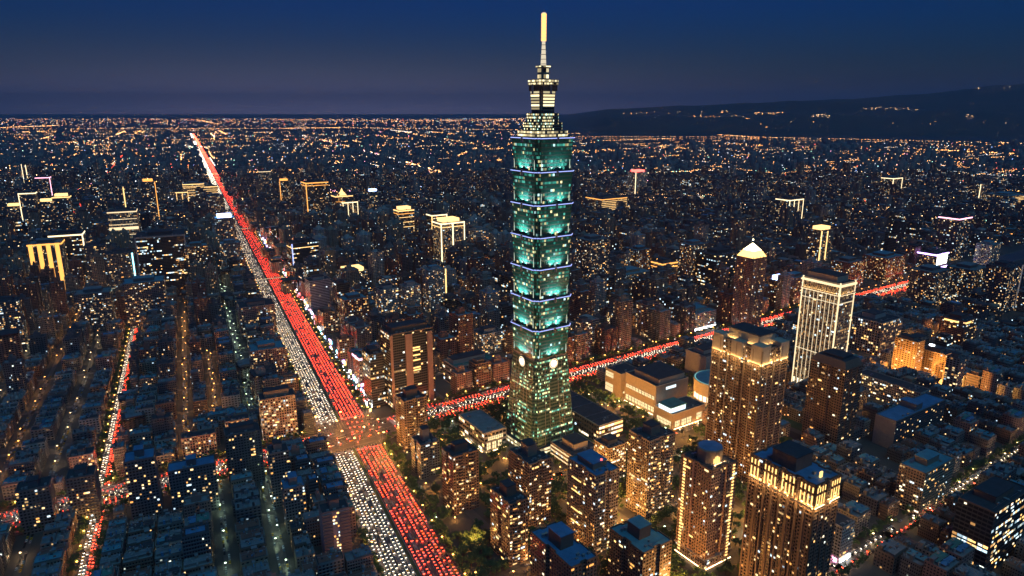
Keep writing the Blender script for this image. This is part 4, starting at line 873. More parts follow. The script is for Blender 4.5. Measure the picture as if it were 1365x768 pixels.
class Bulk:
    """many shapes gathered into one mesh"""
    def __init__(s): s.V = []; s.LI = []; s.LT = []; s.M = []; s.UV = []; s.nv = 0; s.mats = []
    def mi(s, n):
        if n not in s.mats: s.mats.append(n)
        return s.mats.index(n)
    def pack(s, mb):
        if not hasattr(mb, 'pk'):
            mb.pk = (np.array(mb.v, dtype=np.float64).reshape(-1, 3), np.array([i for f in mb.f for i in f], dtype=np.int64), np.array([len(f) for f in mb.f], dtype=np.int32), np.array(mb.m, dtype=np.int32), np.array(mb.uv, dtype=np.float32))
        return mb.pk
    def add(s, mb, x, y, z=0., a=0., sx=1., sy=1., sz=1., du=0, remap=None):
        v, li, lt, m, uv = s.pack(mb); c, sn = cos(a), sin(a)
        px, py = v[:, 0] * sx, v[:, 1] * sy
        s.V.append(np.stack([x + px * c - py * sn, y + px * sn + py * c, z + v[:, 2] * sz], 1)); s.LI.append(li + s.nv); s.LT.append(lt)
        lut = np.array([s.mi((remap or {}).get(n, n)) for n in mb.mats], dtype=np.int32); s.M.append(lut[m])
        u = uv.copy(); u[u[:, 0] >= 0, 0] += du; s.UV.append(u); s.nv += len(v)
    def quads(s, Q, m):
        """Q: n x 4 x 3 corner points"""
        n = len(Q)
        if n == 0: return
        s.V.append(np.asarray(Q, dtype=np.float64).reshape(-1, 3)); s.LI.append(np.arange(4 * n) + s.nv); s.LT.append(np.full(n, 4, dtype=np.int32)); s.M.append(np.full(n, s.mi(m), dtype=np.int32)); s.UV.append(np.full((4 * n, 2), -9, dtype=np.float32)); s.nv += 4 * n
    def obj(s, name, kind='stuff'):
        if not s.V: return None
        me = bpy.data.meshes.new(name); V = np.concatenate(s.V); LI = np.concatenate(s.LI); LT = np.concatenate(s.LT); M = np.concatenate(s.M); UV = np.concatenate(s.UV)
        me.vertices.add(len(V)); me.vertices.foreach_set('co', V.astype(np.float32).ravel())
        me.loops.add(len(LI)); me.loops.foreach_set('vertex_index', LI.astype(np.int32))
        me.polygons.add(len(LT)); st = np.zeros(len(LT), dtype=np.int32); st[1:] = np.cumsum(LT)[:-1]
        me.polygons.foreach_set('loop_start', st); me.polygons.foreach_set('material_index', M)
        for n in s.mats: me.materials.append(MATS[n])
        ul = me.uv_layers.new(name='UVMap'); ul.data.foreach_set('uv', UV.ravel()); me.update(calc_edges=True); me.validate()
        return tag(link(name, me), kind=kind)

CP, SP = cos(R(14.7)), sin(R(14.7))
def view(x, y, z):
    dz = z - 409; f = y * CP - dz * SP
    return (x / f * 24 / 18 if f > 1 else 9, (y * SP + dz * CP) / f * 24 / 10.125 if f > 1 else 9, f)
def in_view(x, y, z=15, m=1.0):
    u, v, f = view(x, y, z); return f > 1 and abs(u) < m and -m < v < m

PLACED = []   # (distance, proto, x, y, rz, sx, sy, sz, label, group)
def lots(fr, zone, a0, a1, b0, b1, pa_, pb, pick, rz_frame, where, order_rev=False, jitter=.06, maxd=1e9, gap=(2.2, 3.5), r=random.Random(5)):
    """fill a street grid with buildings: rows along v, counted from the near end; pick(x, y) gives a prototype list"""
    c, u, v = fr; rows = int((a1 - a0) / pa_)
    for i in range(rows):
        k = 0; b = b0 if not order_rev else b1
        off = 0.0; L_tot = abs(b1 - b0) - pb * .5; aa = a0 + i * pa_
        while off <= L_tot:
            bb = b0 + off if not order_rev else b1 - off - pb
            off += 3.0
            x, y = c[0] + u[0] * (aa + pa_ / 2) + v[0] * (bb + pb / 2), c[1] + u[1] * (aa + pa_ / 2) + v[1] * (bb + pb / 2)
            if not in_view(x, y, 20, 1.12): continue
            pw_ = 0
            for f_ in (1, .72, .5):
                bq = bb if not order_rev else bb + pb * (1 - f_)
                if free(c, u, v, aa + 1, aa + pa_ - 1, bq + 1, bq + pb * f_ - 1): pw_ = pb * f_; break
            if not pw_: continue
            bb = bq
            ps = pick(x, y, aa, bb)
            if not ps: continue
            off += pw_ - 3.0
            p = r.choice(ps); L_, D_ = pw_ - gap[0] * r.uniform(.3, 1.2), pa_ - gap[1] * r.uniform(.5, 1.2)
            # local x along v (street front), local y along u
            if order_rev or True:
                rz = atan2(v[1], v[0]); 
            ux, uy = cos(rz), sin(rz); wy = (-sin(rz), cos(rz))
            flip = 1 if (wy[0] * u[0] + wy[1] * u[1]) > 0 else -1
            sx, sy = min(1.6, L_ / p['w']), min(1.9, D_ / p['d'])
            sx, sy = (L_ / p['w'] if L_ / p['w'] < 1.7 else 1.25), (D_ / p['d'] if D_ / p['d'] < 1.7 else 1.25)
            ca, cb = aa + (pa_ - p['d'] * sy) / 2, bb + (pw_ - p['w'] * sx) / 2
            if flip > 0: X, Y = c[0] + u[0] * ca + v[0] * cb, c[1] + u[1] * ca + v[1] * cb
            else: X, Y = c[0] + u[0] * (ca + p['d'] * sy) + v[0] * cb, c[1] + u[1] * (ca + p['d'] * sy) + v[1] * cb
            k += 1; sz = r.uniform(.92, 1.1)
            lab = f"{p['look']}, {ordinal(k)} {where} in {ordinal(i + 1)} row"
            PLACED.append((hypot(X, Y), p, X, Y, rz, sx, sy, sz, lab, zone))
def noise2(x, y, s=260.): return .5 + .25 * (sin(x / s * 2.1 + 1.3) * cos(y / s * 1.7 + .4) + sin((x + y) / s * 1.3 + 2.2) * cos((x - y) / s * 2.6))
pk = random.Random(3)
def pick_left(x, y, s, t):
    if t > -66 and s > -20: 
        q = pk.random(); return MID if q < .6 else (APT if q < .75 else (OFF[:3] if s > 330 else MID))
    if s > 820: 
        q = pk.random(); n = noise2(x, y)
        return TOW if q < .30 * n * 1.6 else (MID if q < .55 else APT)
    q = pk.random(); return APT if q < (.93 if s < 480 else .76) else (MID if q < .95 or s < 480 else TOW[:4])
def pick_north(x, y, q_, p_):
    q = pk.random()
    if toA(x, y)[1] < 150: return OFF if q < .45 else (MID if q < .8 else TOW)
    return TOW if q < .36 else (MID if q < .68 else (OFF if q < .80 else APT))
def pick_south(x, y, q_, p_):
    q = pk.random()
    if x < 330 and q_ < 330: return None
    return APT if q < .82 else (MID[:4] if q < .97 else OFF[:2])
lots(FA, 'blocks between the boulevard and the narrow avenue', -90, 1640, -236, -4, 17.5, 25, pick_left, RA, 'left of boulevard', order_rev=True)
lots(FA, 'blocks left of the narrow avenue', -90, 1640, -1100, -252, 17.5, 25, pick_left, RA, 'left of narrow avenue', order_rev=True)
lots(FD, 'blocks behind the cross road', 30, 1150, 24, 1500, 32, 34, pick_north, RD, 'behind cross road', gap=(6, 6))
lots(FD, 'blocks before the cross road', 30, 1150, -720, -38, 26, 21, pick_south, RD, 'before cross road', order_rev=True, gap=(3, 3))
# beyond: the city runs on
bulk_near = {'apartment_block': Bulk(), 'apartment_tower': Bulk(), 'office_building': Bulk()}
NM = {'apartment_block': 'apartment_blocks', 'apartment_tower': 'apartment_towers', 'office_building': 'office_buildings'}
PLACED.sort(key=lambda q: q[0])
count = {}; meshes = {}
lr = random.Random(21)
for dist, p, X, Y, rz, sx, sy, sz, lab, zone in PLACED:
    k = p['kind']; vis = in_view(X, Y, p['h'], 1.0) and in_view(X, Y, p['h'] * .6, 1.0)
    if vis and count.get(k, 0) < 298:
        count[k] = count.get(k, 0) + 1
        if id(p) not in meshes: meshes[id(p)] = {n: b.mesh(n) for n, b in p['parts'].items()}
        ms = meshes[id(p)]
        o = link(k, ms['wall'], None, (X, Y, 0), rz, (sx, sy, sz)); tag(o, lab, p['cat'], zone)
        for n, me in ms.items():
            if n != 'wall': link(n, me, o)
    else:
        B = bulk_near[k]; du = lr.randrange(4000)
        for n, b in p['parts'].items():
            if n in ('floor_band', 'balcony_band') and dist > 1300: continue
            B.add(b, X, Y, 0, rz, sx, sy, sz, du)
# middle distance, 1.6 to 4.8 km
SPARK = {}
def spark(x, y, z, w, h, m, a=None):
    a = a if a is not None else atan2(-x, y) * -1
    c, s_ = cos(a) * w / 2, sin(a) * w / 2
    SPARK.setdefault(m, []).append([(x - c, y - s_, z), (x + c, y + s_, z), (x + c, y + s_, z + h), (x - c, y - s_, z + h)])
FM = ['far_orange'] * 13 + ['far_warm'] * 7 + ['far_white'] * 4 + ['far_red', 'far_green', 'far_pink'] + ['far_blue'] * 1
mr = random.Random(31)
FARAPT = {}
def lite(p):
    if id(p) not in FARAPT:
        b = MB(); keep = [p['parts'][n] for n in ('wall', 'roof_shed', 'penthouse', 'stair_head') if n in p['parts']]
        b2 = MB(); b2.face([(x, y, p['h']) for x, y in rect(p['w'], p['d'])], 'roof_dark'); FARAPT[id(p)] = keep + [b2]
    return FARAPT[id(p)]
BM = Bulk(); n_mid = 0
def city_ring(fr, a0, a1, b0, b1, pa_, pb, dens):
    global n_mid
    c, u, v = fr; rz = atan2(v[1], v[0])
    for i in range(int((a1 - a0) / pa_)):
        for j in range(int((b1 - b0) / pb)):
            aa, bb = a0 + i * pa_, b0 + j * pb; x, y = c[0] + u[0] * aa + v[0] * bb, c[1] + u[1] * aa + v[1] * bb
            D_ = hypot(x, y)
            if y > 4300 or not in_view(x, y, 20, 1.08): continue
            if (i % 5 == 4 or j % 6 == 5) or mr.random() > dens: continue
            if not free(c, u, v, aa - 2, aa + pa_ - 6, bb - 2, bb + pb - 6): continue
            n = noise2(x, y, 420); q = mr.random()
            p = mr.choice(TOW if q < .10 * n else (MID if q < .26 else (OFF if q < .33 else APT)))
            sx, sy = min((pb - 5) / p['w'], 1.8), min((pa_ - 5) / p['d'], 1.8)
            for b in lite(p): BM.add(b, x, y, 0, rz, sx, sy, mr.uniform(.85, 1.2), mr.randrange(4000))
            n_mid += 1
            for _ in range(mr.choice([0, 0, 0, 1, 1, 1, 2, 4]) if noise2(x, y, 300) > .45 else mr.choice([0, 0, 1])):
                t_ = mr.random(); zz = mr.uniform(.15, 1.0) * p['h']; k = D_ / 2600
                spark(x + v[0] * p['w'] * sx * t_ - u[0] * .6, y + v[1] * p['w'] * sx * t_ - u[1] * .6, zz, 1.7 * k, 1.2 * k, mr.choice(FM), rz)
city_ring(FA, 1640, 5200, -4200, -8, 30, 36, .85)
city_ring(FD, -400, 4300, 24, 4300, 34, 36, .85)
city_ring(FD, 1150, 3600, -1600, -40, 32, 32, .85)
BM.obj('city_buildings')
# far city, 4.3 to 11 km: plain blocks, each with its lit rooms
fb = MB(); fb.prism(rect(1, 1), 0, 1, 'wall_slate', 'roof_dark'); fb2 = MB(); fb2.prism(rect(1, 1), 0, 1, 'wall_grey', 'roof_grey')
BF = Bulk(); y = 4300.
while y < 12500:
    st_ = 46 + (y - 4300) * .012; x = -y * .86
    while x < y * .86:
        X, Y = x + mr.uniform(-.3, .3) * st_, y + mr.uniform(-.3, .3) * st_; x += st_
        if X > 500 and Y > 8700 - (X * .02): continue
        s_, t_ = toA(X, Y)
        if -20 < t_ < 90: continue
        n = noise2(X, Y, 700); q = mr.random()
        if q > .62: continue
        h = mr.uniform(10, 22) if q < .5 else mr.uniform(25, 75); w = st_ * mr.uniform(.45, .8)
        BF.add(mr.choice((fb, fb2)), X, Y, 0, .44 if X < 0 else .58, w, w * .7, h)
        cl = max(0, noise2(X, Y, 520) - .42) * 3 + max(0, noise2(Y, X, 1300) - .5) * 1.5
        if mr.random() < .07 + cl:
            k = Y / 2600; spark(X, Y - 1, h * mr.uniform(.2, 1), 1.45 * k * mr.uniform(.6, 1.3), 1.05 * k, mr.choice(FM), 0)
    y += st_ * 1.15
BF.obj('distant_buildings')
# lamps strung along far roads, banks and hillsides: (x0, y0, x1, y1, n, colour, spread, height)
FARLINES = []
def line(x0, y0, x1, y1, n, ms, wob=8, z=9, size=1.0, curve=0.):
    for i in range(n):
        f = (i + mr.uniform(-.3, .3)) / n; X, Y = x0 + (x1 - x0) * f + mr.uniform(-wob, wob), y0 + (y1 - y0) * f + mr.uniform(-wob, wob) + curve * sin(pi * f)
        k = Y / 2600; spark(X, Y, z + mr.uniform(0, 6), 1.2 * k * size, 1.0 * k * size, mr.choice(ms), 0)
FARL_DATA = 0
OR_, WM_ = ['far_orange', 'far_orange', 'far_warm'], ['far_warm', 'far_white', 'far_warm', 'far_pink']
for (x0, y0, x1, y1, n, ms, sz) in [(-11214, 15351, -11206, 17391, 46, OR_, 1.0), (-8816, 12045, -8564, 12836, 34, OR_, 1.0), (-9000, 26500, -3095, 23665, 60, OR_, .75), (-3095, 23665, 700, 30000, 60, OR_, .7), (-4864, 14773, -3738, 15351, 50, OR_, .8), (-10500, 14300, -4900, 14773, 110, OR_, .7), (-3700, 15300, 600, 13500, 90, OR_, .7),
        (-1536, 7030, -925, 5597, 46, WM_, 1.2), (-925, 5597, -436, 4427, 60, ['far_orange', 'far_warm'], 1.4), (-2098, 12836, 55, 6783, 90, OR_, .9), (-3500, 11346, -1564, 7161, 46, WM_, .9), (-12068, 26892, -8004, 19079, 40, OR_, .8), (2939, 12045, 3575, 10163, 40, OR_, .9), (700, 10400, 3575, 10163, 60, OR_, .7), (3575, 10163, 6700, 7900, 110, OR_, .75), (4192, 7030, 4640, 6337, 70, ['far_orange'], 1.3),
        (2332, 4277, 3311, 5854, 36, OR_, 1.0), (3379, 8785, 3563, 7734, 20, OR_, .9), (-474, 6038, -354, 7734, 30, OR_, 1.1), (-4271, 7734, -6056, 11346, 40, OR_, 1.0), (-5496, 9425, -6749, 12045, 40, OR_, 1.0), (-4809, 7161, -4697, 7891, 30, ['far_warm'], 1.0), (-1867, 3691, -2792, 5597, 34, WM_, .9), (-455, 5077, -15, 5680, 40, ['far_orange'], 1.3), (733, 8785, 2258, 9659, 40, OR_, .8), (1400, 3600, 2300, 3900, 40, ['far_red', 'far_orange'], 1.1), (3400, 4700, 4000, 4500, 50, ['far_red', 'far_orange'], 1.2), (600, 4300, 1500, 4700, 46, ['far_warm', 'far_green', 'far_orange'], 1.2), (-4200, 5200, -3200, 4300, 30, OR_, 1.1)]:
    line(x0, y0, x1, y1, int(n * 1.9), ms, wob=hypot(x1 - x0, y1 - y0) * .008, size=sz)
for _ in range(250):                                        # lit streets of the outer city
    Y = 3000 + 9500 * mr.random() ** 1.3; X = mr.uniform(-.85, .85) * Y
    if X > 400 and Y > 8200: continue
    u_ = mr.choice([UA, UD, UD, UA, PA]); L_ = mr.uniform(.05, .22) * Y; ms = mr.choice([OR_, OR_, OR_, ['far_orange'], ['far_warm', 'far_white']])
    line(X, Y, X + u_[0] * L_, Y + u_[1] * L_, int(L_ / (Y * .003)), ms, wob=.0008 * Y, size=mr.uniform(.6, .95))
for _ in range(64):                                        # bright clusters: markets, stations, yards
    Y = 2600 + 8500 * mr.random() ** 1.2; X = mr.uniform(-.8, .8) * Y
    if X > 400 and Y > 8200: continue
    ms = mr.choice([OR_, OR_, ['far_orange', 'far_red'], ['far_warm', 'far_white'], ['far_orange', 'far_pink'], ['far_green', 'far_warm', 'far_white']])
    for _k in range(mr.randint(8, 26)): spark(X + mr.gauss(0, .016 * Y), Y + mr.gauss(0, .014 * Y), mr.uniform(4, 30), mr.uniform(1, 2.4) * Y / 2600, mr.uniform(.8, 1.3) * Y / 2600, mr.choice(ms), 0)
for _ in range(1500):                                       # sparse lights of the plain out to 26 km
    Y = 12500 + 17000 * mr.random() ** .8; X = mr.uniform(-.85, .04) * Y; spark(X, Y, mr.uniform(5, 25), 1.2 * Y / 2600, 1.0 * Y / 2600, mr.choice(FM), 0)
# ---------------------------------------------------------------- hills, river
def ridge(az):
    px = [-700, 40, 420, 700, 760, 800, 900, 1000, 1100, 1200, 1300, 1365, 1700, 2200]; py = [158, 158, 157, 155, 150, 146, 141, 137, 133, 127, 118, 110, 92, 110]
    return np.interp(682.5 + 910 * az, px, py)
def hill_z(X, Y):
    az = X / (Y * CP); D_ = hypot(X, Y); y_ = ridge(az); el = math.atan((384 - y_) / 910) - R(14.7)
    right = min(1, max(0, (az - .02) / .12)); near = 26500 * (1 - right) + 10400 * right; top = near + 8000
    f = min(1, max(0, (Y - near) / (top - near))); f = f * f * (3 - 2 * f)
    wob = 1 + .10 * sin(X / 900) + .07 * sin(X / 370 + Y / 800) + .05 * sin(Y / 450 + X / 1500)
    mid = .55 * max(0, 1 - abs(Y - near - 2600) / 2300) * right
    return right * max(0, (409 + min(Y, top) * math.tan(el)) * f * (wob if f < .97 else 1 + .02 * sin(X / 300) + .015 * sin(X / 130))) + mid * 260 * max(0, wob + .25 * sin(X / 610))
nx_, ny_ = 190, 46; V = []; Fc = []
for j in range(ny_):
    for i in range(nx_):
        Y = 9900 + (37000 - 9900) * (j / (ny_ - 1)) ** 1.2; X = (-.95 + 2.2 * i / (nx_ - 1)) * Y
        V.append((X, Y, hill_z(X, Y) - 12))
for j in range(ny_ - 1):
    for i in range(nx_ - 1):
        k = j * nx_ + i; Fc.append((k, k + 1, k + nx_ + 1, k + nx_))
me = bpy.data.meshes.new('hills'); me.from_pydata(V, [], Fc); me.materials.append(MATS['hill']); me.polygons.foreach_set('use_smooth', [True] * len(Fc))
tag(link('hills', me), kind='structure')
sheet('river', [(400, 9500), (3400, 9150), (7200, 7600), (12000, 5400), (12500, 6500), (7600, 8700), (3700, 10050), (400, 10300)], 'water', .3)
def hill_lamps(px0, px1, py, n, ms, D_):
    for i in range(n):
        px = px0 + (px1 - px0) * mr.random(); az = (px - 682.5) / 910; el = (384 - py - mr.uniform(-1.5, 1.5)) / 910
        d = mathutils.Vector((az, CP + el * SP, -SP + el * CP)); t_ = D_ / d.y; X, Y = d.x * t_, D_; Z = 409 + d.z * t_
        zz = hill_z(X, Y) - 12
        for _ in range(60):                                # walk along the slope to where that light stands on the hill
            if zz >= Z: break
            t_ += 120 / d.y; X, Y, Z = d.x * t_, d.y * t_, 409 + d.z * t_; zz = hill_z(X, Y) - 12
        k = Y / 2600; spark(X, Y - 20, zz + 5, 1.2 * k, 1.0 * k, mr.choice(ms), 0)
for a in [(1003, 1046, 152, 22, ['far_warm', 'far_orange']), (1079, 1106, 156, 20, ['far_warm']), (1150, 1224, 146, 22, ['far_warm']), (1282, 1296, 156, 5, ['far_warm']), (1275, 1365, 118, 6, ['far_warm']), (985, 1000, 158, 4, OR_), (1020, 1022, 170, 3, ['far_orange']), (850, 990, 150, 12, OR_), (780, 870, 152, 6, OR_), (920, 985, 156, 14, OR_), (940, 1350, 165, 8, OR_)]: hill_lamps(*a, 10500)
BS = Bulk()
for m, q in SPARK.items(): BS.quads(q, m)
BS.obj('city_lights')
for k, B in bulk_near.items(): B.obj(NM[k])

# ---------------------------------------------------------------- trees
tr = random.Random(41)
def crown_mesh(r, rad, hgt, n):
    b = MB()
    lumps = [(r.gauss(0, .42) * rad, r.gauss(0, .42) * rad, hgt + r.uniform(-.35, .45) * rad, rad * r.uniform(.35, .6)) for _ in range(7)]
    for _ in range(n):
        lx, ly, lz, lr = r.choice(lumps); a, e = r.uniform(0, 2 * pi), math.asin(r.uniform(-1, 1)); q = lr * r.uniform(.55, 1.05)
        c = mathutils.Vector((lx + q * cos(a) * cos(e), ly + q * sin(a) * cos(e), lz + .75 * q * sin(e))); s_ = r.uniform(.45, .85)
        t1 = mathutils.Vector((r.gauss(0, 1), r.gauss(0, 1), r.gauss(0, .6))).normalized(); t2 = t1.cross(mathutils.Vector((r.gauss(0, 1), r.gauss(0, 1), r.gauss(0, 1)))).normalized()
        b.face([tuple(c + t1 * s_), tuple(c + t2 * s_ * .7), tuple(c - t1 * s_), tuple(c - t2 * s_ * .7)], 'leaf')
    return b
def trunk_mesh(r, h):
    b = MB(); b.cyl(0, 0, 0, h, .28, 'bark', 6, .16)
    for _ in range(3):
        a = r.uniform(0, 2 * pi); k = len(b.v); x, y = 1.6 * cos(a), 1.6 * sin(a)
        b.face([(0.1, 0, h * .7), (-.1, 0, h * .7), (x, y, h * 1.25), (x + .08, y, h * 1.3)], 'bark'); b.face([(0, .1, h * .7), (0, -.1, h * .7), (x, y, h * 1.25), (x, y + .08, h * 1.3)], 'bark')
    return b
CR = []
for i in range(6):
    rad = tr.uniform(3.0, 4.2); hh = tr.uniform(4.6, 6.2); CR.append((crown_mesh(tr, rad, hh, 240), trunk_mesh(tr, hh * .8)))
for c_, t_ in CR: c_.me = c_.mesh('crown'); t_.me = t_.mesh('trunk')
TREES = []
def plant(x, y, grp, lab, chk=True):
    if not in_view(x, y, 5, 1.05): return
    if chk:
        i, j = int((x - OX) / RES), int((y - OY) / RES)
        if not (0 <= i < NX and 0 <= j < NY) or OCC[i, j]: return
    TREES.append((hypot(x, y), x, y, grp, lab))
# roads are marked in OCC with their kerbs, so roadside trees skip that check
for s_ in np.arange(-70, 1900, 9.0):
    s_ += tr.uniform(-2, 2)
    if abs(s_ - ISS) < 55: continue
    for t_, g_, l_ in ((-3.0, 'trees on the left kerb of the boulevard', 'leafy street tree on the pavement beside the white traffic lanes'), (66.5, 'trees on the right kerb of the boulevard', 'leafy street tree on the pavement beside the red traffic lanes'), (70.5, 'trees on the right kerb of the boulevard', 'leafy street tree on the pavement beside the red traffic lanes')):
        if tr.random() < .8: x, y = sA(s_, t_); plant(x, y, g_, l_, False)
for q in np.arange(-500, 1200, 8.5):
    q += tr.uniform(-2, 2)
    if -62 < q < 58: continue
    fn = sD if q > 0 else sL
    for p_, g_, l_ in ((20.5, 'trees behind the cross road', 'leafy street tree along the far kerb of the cross road'), (24.5, 'trees behind the cross road', 'leafy street tree along the far kerb of the cross road'), (-35.5, 'trees before the cross road', 'leafy street tree along the near kerb of the cross road'), (-39.5, 'trees before the cross road', 'leafy street tree along the near kerb of the cross road')):
        if tr.random() < .8: x, y = fn(q, p_); plant(x, y, g_, l_, False)
for s_ in np.arange(-80, 900, 7.5):
    for t_ in (BT - 9.5, BT + 9.5):
        if tr.random() < .75 and not 222 < s_ < 300: x, y = sA(s_ + tr.uniform(-2, 2), t_); plant(x, y, 'trees along the narrow avenue', 'small street tree lining the narrow avenue', False)
for q in np.arange(100, 760, 7.0):
    for p_ in (-516, -498):
        if tr.random() < .7: x, y = sD(q + tr.uniform(-2, 2), p_); plant(x, y, 'trees along the lit side street at lower right', 'leafy tree along the lit side street at lower right', False)
for _ in range(8500):                                       # gardens between the towers below the skyscraper
    q, p_ = tr.uniform(-260, 620), tr.uniform(-480, -36); x, y = sD(q, p_)
    if x < 350 and toA(x, y)[1] > 74 and noise2(x, y, 60) > .30: plant(x, y, 'garden trees between the towers', 'round garden tree in the lamplit grounds between the towers')
TREES.sort(); BT_ = Bulk(); n_t = 0
for dist, x, y, g_, l_ in TREES:
    i = tr.randrange(6); s_ = tr.uniform(.8, 1.35); a = tr.uniform(0, 6.28); c_, t_ = CR[i]
    if n_t < 298 and in_view(x, y, 4, .99):
        n_t += 1; o = link('street_tree' if 'garden' not in g_ else 'garden_tree', None, None, (x, y, 0), a, (s_, s_, s_)); tag(o, l_, 'tree', g_); link('trunk', t_.me, o); link('crown', c_.me, o)
    else: BT_.add(c_, x, y, 0, a, s_, s_, s_)
BT_.obj('tree_foliage')

# ---------------------------------------------------------------- street lamps
lampm = {}
def lamp_kind(m, h=8.5, arm=1.8):
    sz = 1.8 if h == 13 else 1
    if (m, h) in lampm: return lampm[(m, h)]
    b = MB(); b.cyl(0, 0, 0, h, .14, 'steel', 6, .08); b.box(-.06, arm, -.06, .06, h - .1, h + .05, 'steel'); b.box(-.3, .3, -.3, .3, 0, .5, 'steel')
    hd = MB(); hd.box(arm - .55 * sz, arm + .75 * sz, -.55 * sz, .55 * sz, h - .35, h - .05, m, True)
    b.me = b.mesh('pole'); hd.me = hd.mesh('lamp_head'); lampm[(m, h)] = (b, hd); return b, hd
LAMPS = []
def lamp(x, y, a, m, grp, lab, h=8.5):
    if in_view(x, y, 6, 1.04): LAMPS.append((hypot(x, y), x, y, a, m, grp, lab, h))
CN = {'lamp_orange': 'orange', 'lamp_warm': 'warm white', 'lamp_white': 'cold white', 'lamp_green': 'greenish white'}
for s_ in range(-80, 2300, 30):
    if abs(s_ - ISS) < 40: continue
    lamp(*sA(s_, -1.5), RA, 'lamp_orange', 'lamps on the left kerb of the boulevard', 'orange street lamp beside the white traffic lanes', 10)
    lamp(*sA(s_ + 9, 65.6), RA + pi, 'lamp_orange', 'lamps on the right kerb of the boulevard', 'orange street lamp beside the red traffic lanes', 10)
    if s_ > 330:
        lamp(*sA(s_ + 4, 76), RA + pi, 'lamp_white', 'lamps before the bright shops', 'white lamp on the shop pavement right of the boulevard', 6)
for q in range(-520, 1500, 30):
    if -60 < q < 55: continue
    fn, a = (sD, RD) if q > 0 else (sL, RL)
    lamp(*fn(q, 19.5), a - pi / 2, 'lamp_orange', 'lamps on the far kerb of the cross road', 'orange street lamp on the far kerb of the cross road', 10)
    lamp(*fn(q + 11, -34.5), a + pi / 2, 'lamp_orange', 'lamps on the near kerb of the cross road', 'orange street lamp on the near kerb of the cross road', 10)
for s_ in range(-80, 1320, 26):
    lamp(*sA(s_, BT - 8.5), RA, 'lamp_orange', 'lamps along the narrow avenue', 'street lamp among the trees of the narrow avenue'); 
for s_, t_ in ((ISS - 14, 20), (ISS + 18, 20), (ISS - 14, 48), (ISS + 18, 44), (ISS - 40, -3), (ISS - 40, 30), (ISS - 40, 67), (ISS + 44, -3), (ISS + 44, 30), (ISS + 44, 67), (ISS, 70), (ISS, -6)): lamp(*sA(s_, t_), RA, 'lamp_orange', 'tall lamps round the big junction', 'tall orange lamp at the corner of the big junction', 13)
for s_ in (228, 260, 292): lamp(*sA(s_, BT + 11), RA + pi, 'lamp_warm', 'lamps at the narrow avenue junction', 'warm lamp at the narrow avenue junction', 12)
for fr, a0, a1, b0, b1, m, ev in STREETS:
    c, u, v = fr; a = a0 + 6; k = 0
    while a < a1:
        k += 1; bb = b0 - .4 if k % 2 else b1 + .4; x, y = c[0] + u[0] * a + v[0] * bb, c[1] + u[1] * a + v[1] * bb
        if mr.random() < .12: a += ev; continue
        x += mr.uniform(-1, 1); y += mr.uniform(-4, 4)
        lamp(x, y, atan2(v[1], v[0]) + (0 if k % 2 else pi), m, f'{CN[m]} lamps of the side streets', f'{CN[m]} street lamp in a side street', 7); a += ev * mr.uniform(.8, 1.25)
for _ in range(620):                                        # lamps in the gardens between the towers
    q, p_ = tr.uniform(-240, 640), tr.uniform(-480, -40); x, y = sD(q, p_); i, j = int((x - OX) / RES), int((y - OY) / RES)
    if x < 350 and toA(x, y)[1] > 72 and 0 <= i < NX and 0 <= j < NY and not OCC[i, j]: lamp(x, y, tr.uniform(0, 6), tr.choice(['lamp_orange', 'lamp_orange', 'lamp_orange', 'lamp_warm', 'lamp_green']), 'garden lamps between the towers', 'low garden lamp among trees between the towers', 4.5)
LAMPS.sort(); BL = Bulk(); n_l = 0
for dist, x, y, a, m, g_, l_, h in LAMPS:
    b, hd = lamp_kind(m, h)
    if n_l < 298 and in_view(x, y, 6, .99):
        n_l += 1; o = link('street_lamp' if 'garden' not in l_ else 'garden_lamp', b.me, None, (x, y, 0), a); tag(o, l_, 'street lamp', g_); link('lamp_head', hd.me, o)
    else: BL.add(b, x, y, 0, a); BL.add(hd, x, y, 0, a)
BL.obj('distant_street_lamps')

# ---------------------------------------------------------------- traffic
cr = random.Random(51)
CARC = {'white': (.75, .75, .74), 'silver': (.42, .43, .45), 'black': (.02, .02, .022), 'yellow': (.75, .42, .02), 'grey': (.16, .16, .17)}
for k, c in CARC.items(): mat('paint_' + k, c, rough=.25, noise=.05)
mat('car_glass', (.02, .025, .03), rough=.08); mat('tyre', (.02, .02, .02))
def car_body(col):
    b = MB(); m = 'paint_' + col
    prof = [(-2.2, .35), (2.2, .35), (2.25, .75), (1.2, .92), (.55, 1.42), (-1.15, 1.45), (-1.85, .98), (-2.25, .9)]
    def slab(y0, y1, ins):
        n = len(prof); k = len(b.v)
        b.v += [(x, y0 + (ins if z > 1 else 0), z) for x, z in prof] + [(x, y1 - (ins if z > 1 else 0), z) for x, z in prof]
        for i in range(n):
            j = (i + 1) % n; b.f.append((k + i, k + n + i, k + n + j, k + j)); b.m.append(b.mi('car_glass' if i in (3, 5) else m)); b.uv += [(-9., -9.)] * 4
        b.f.append(tuple(range(k, k + n))); b.f.append(tuple(range(k + 2 * n - 1, k + n - 1, -1))); b.m += [b.mi(m)] * 2; b.uv += [(-9., -9.)] * (2 * n)
    slab(-.9, .9, .15)
    for x in (-1.35, 1.4):
        for y in (-.93, .93):
            k = len(b.v); n = 8; b.v += [(x + .33 * cos(2 * pi * i / n), y, .33 + .33 * sin(2 * pi * i / n)) for i in range(n)]; f = tuple(range(k, k + n)); b.f.append(f); b.m.append(b.mi('tyre')); b.uv += [(-9., -9.)] * n
    return b
hl = MB(); hl.box(-.06, .06, -.24, .24, -.2, .2, 'headlight', True); tl = MB(); tl.box(-.06, .06, -.27, .27, -.24, .24, 'taillight', True)
hlm, tlm = hl.mesh('headlight'), tl.mesh('taillight')
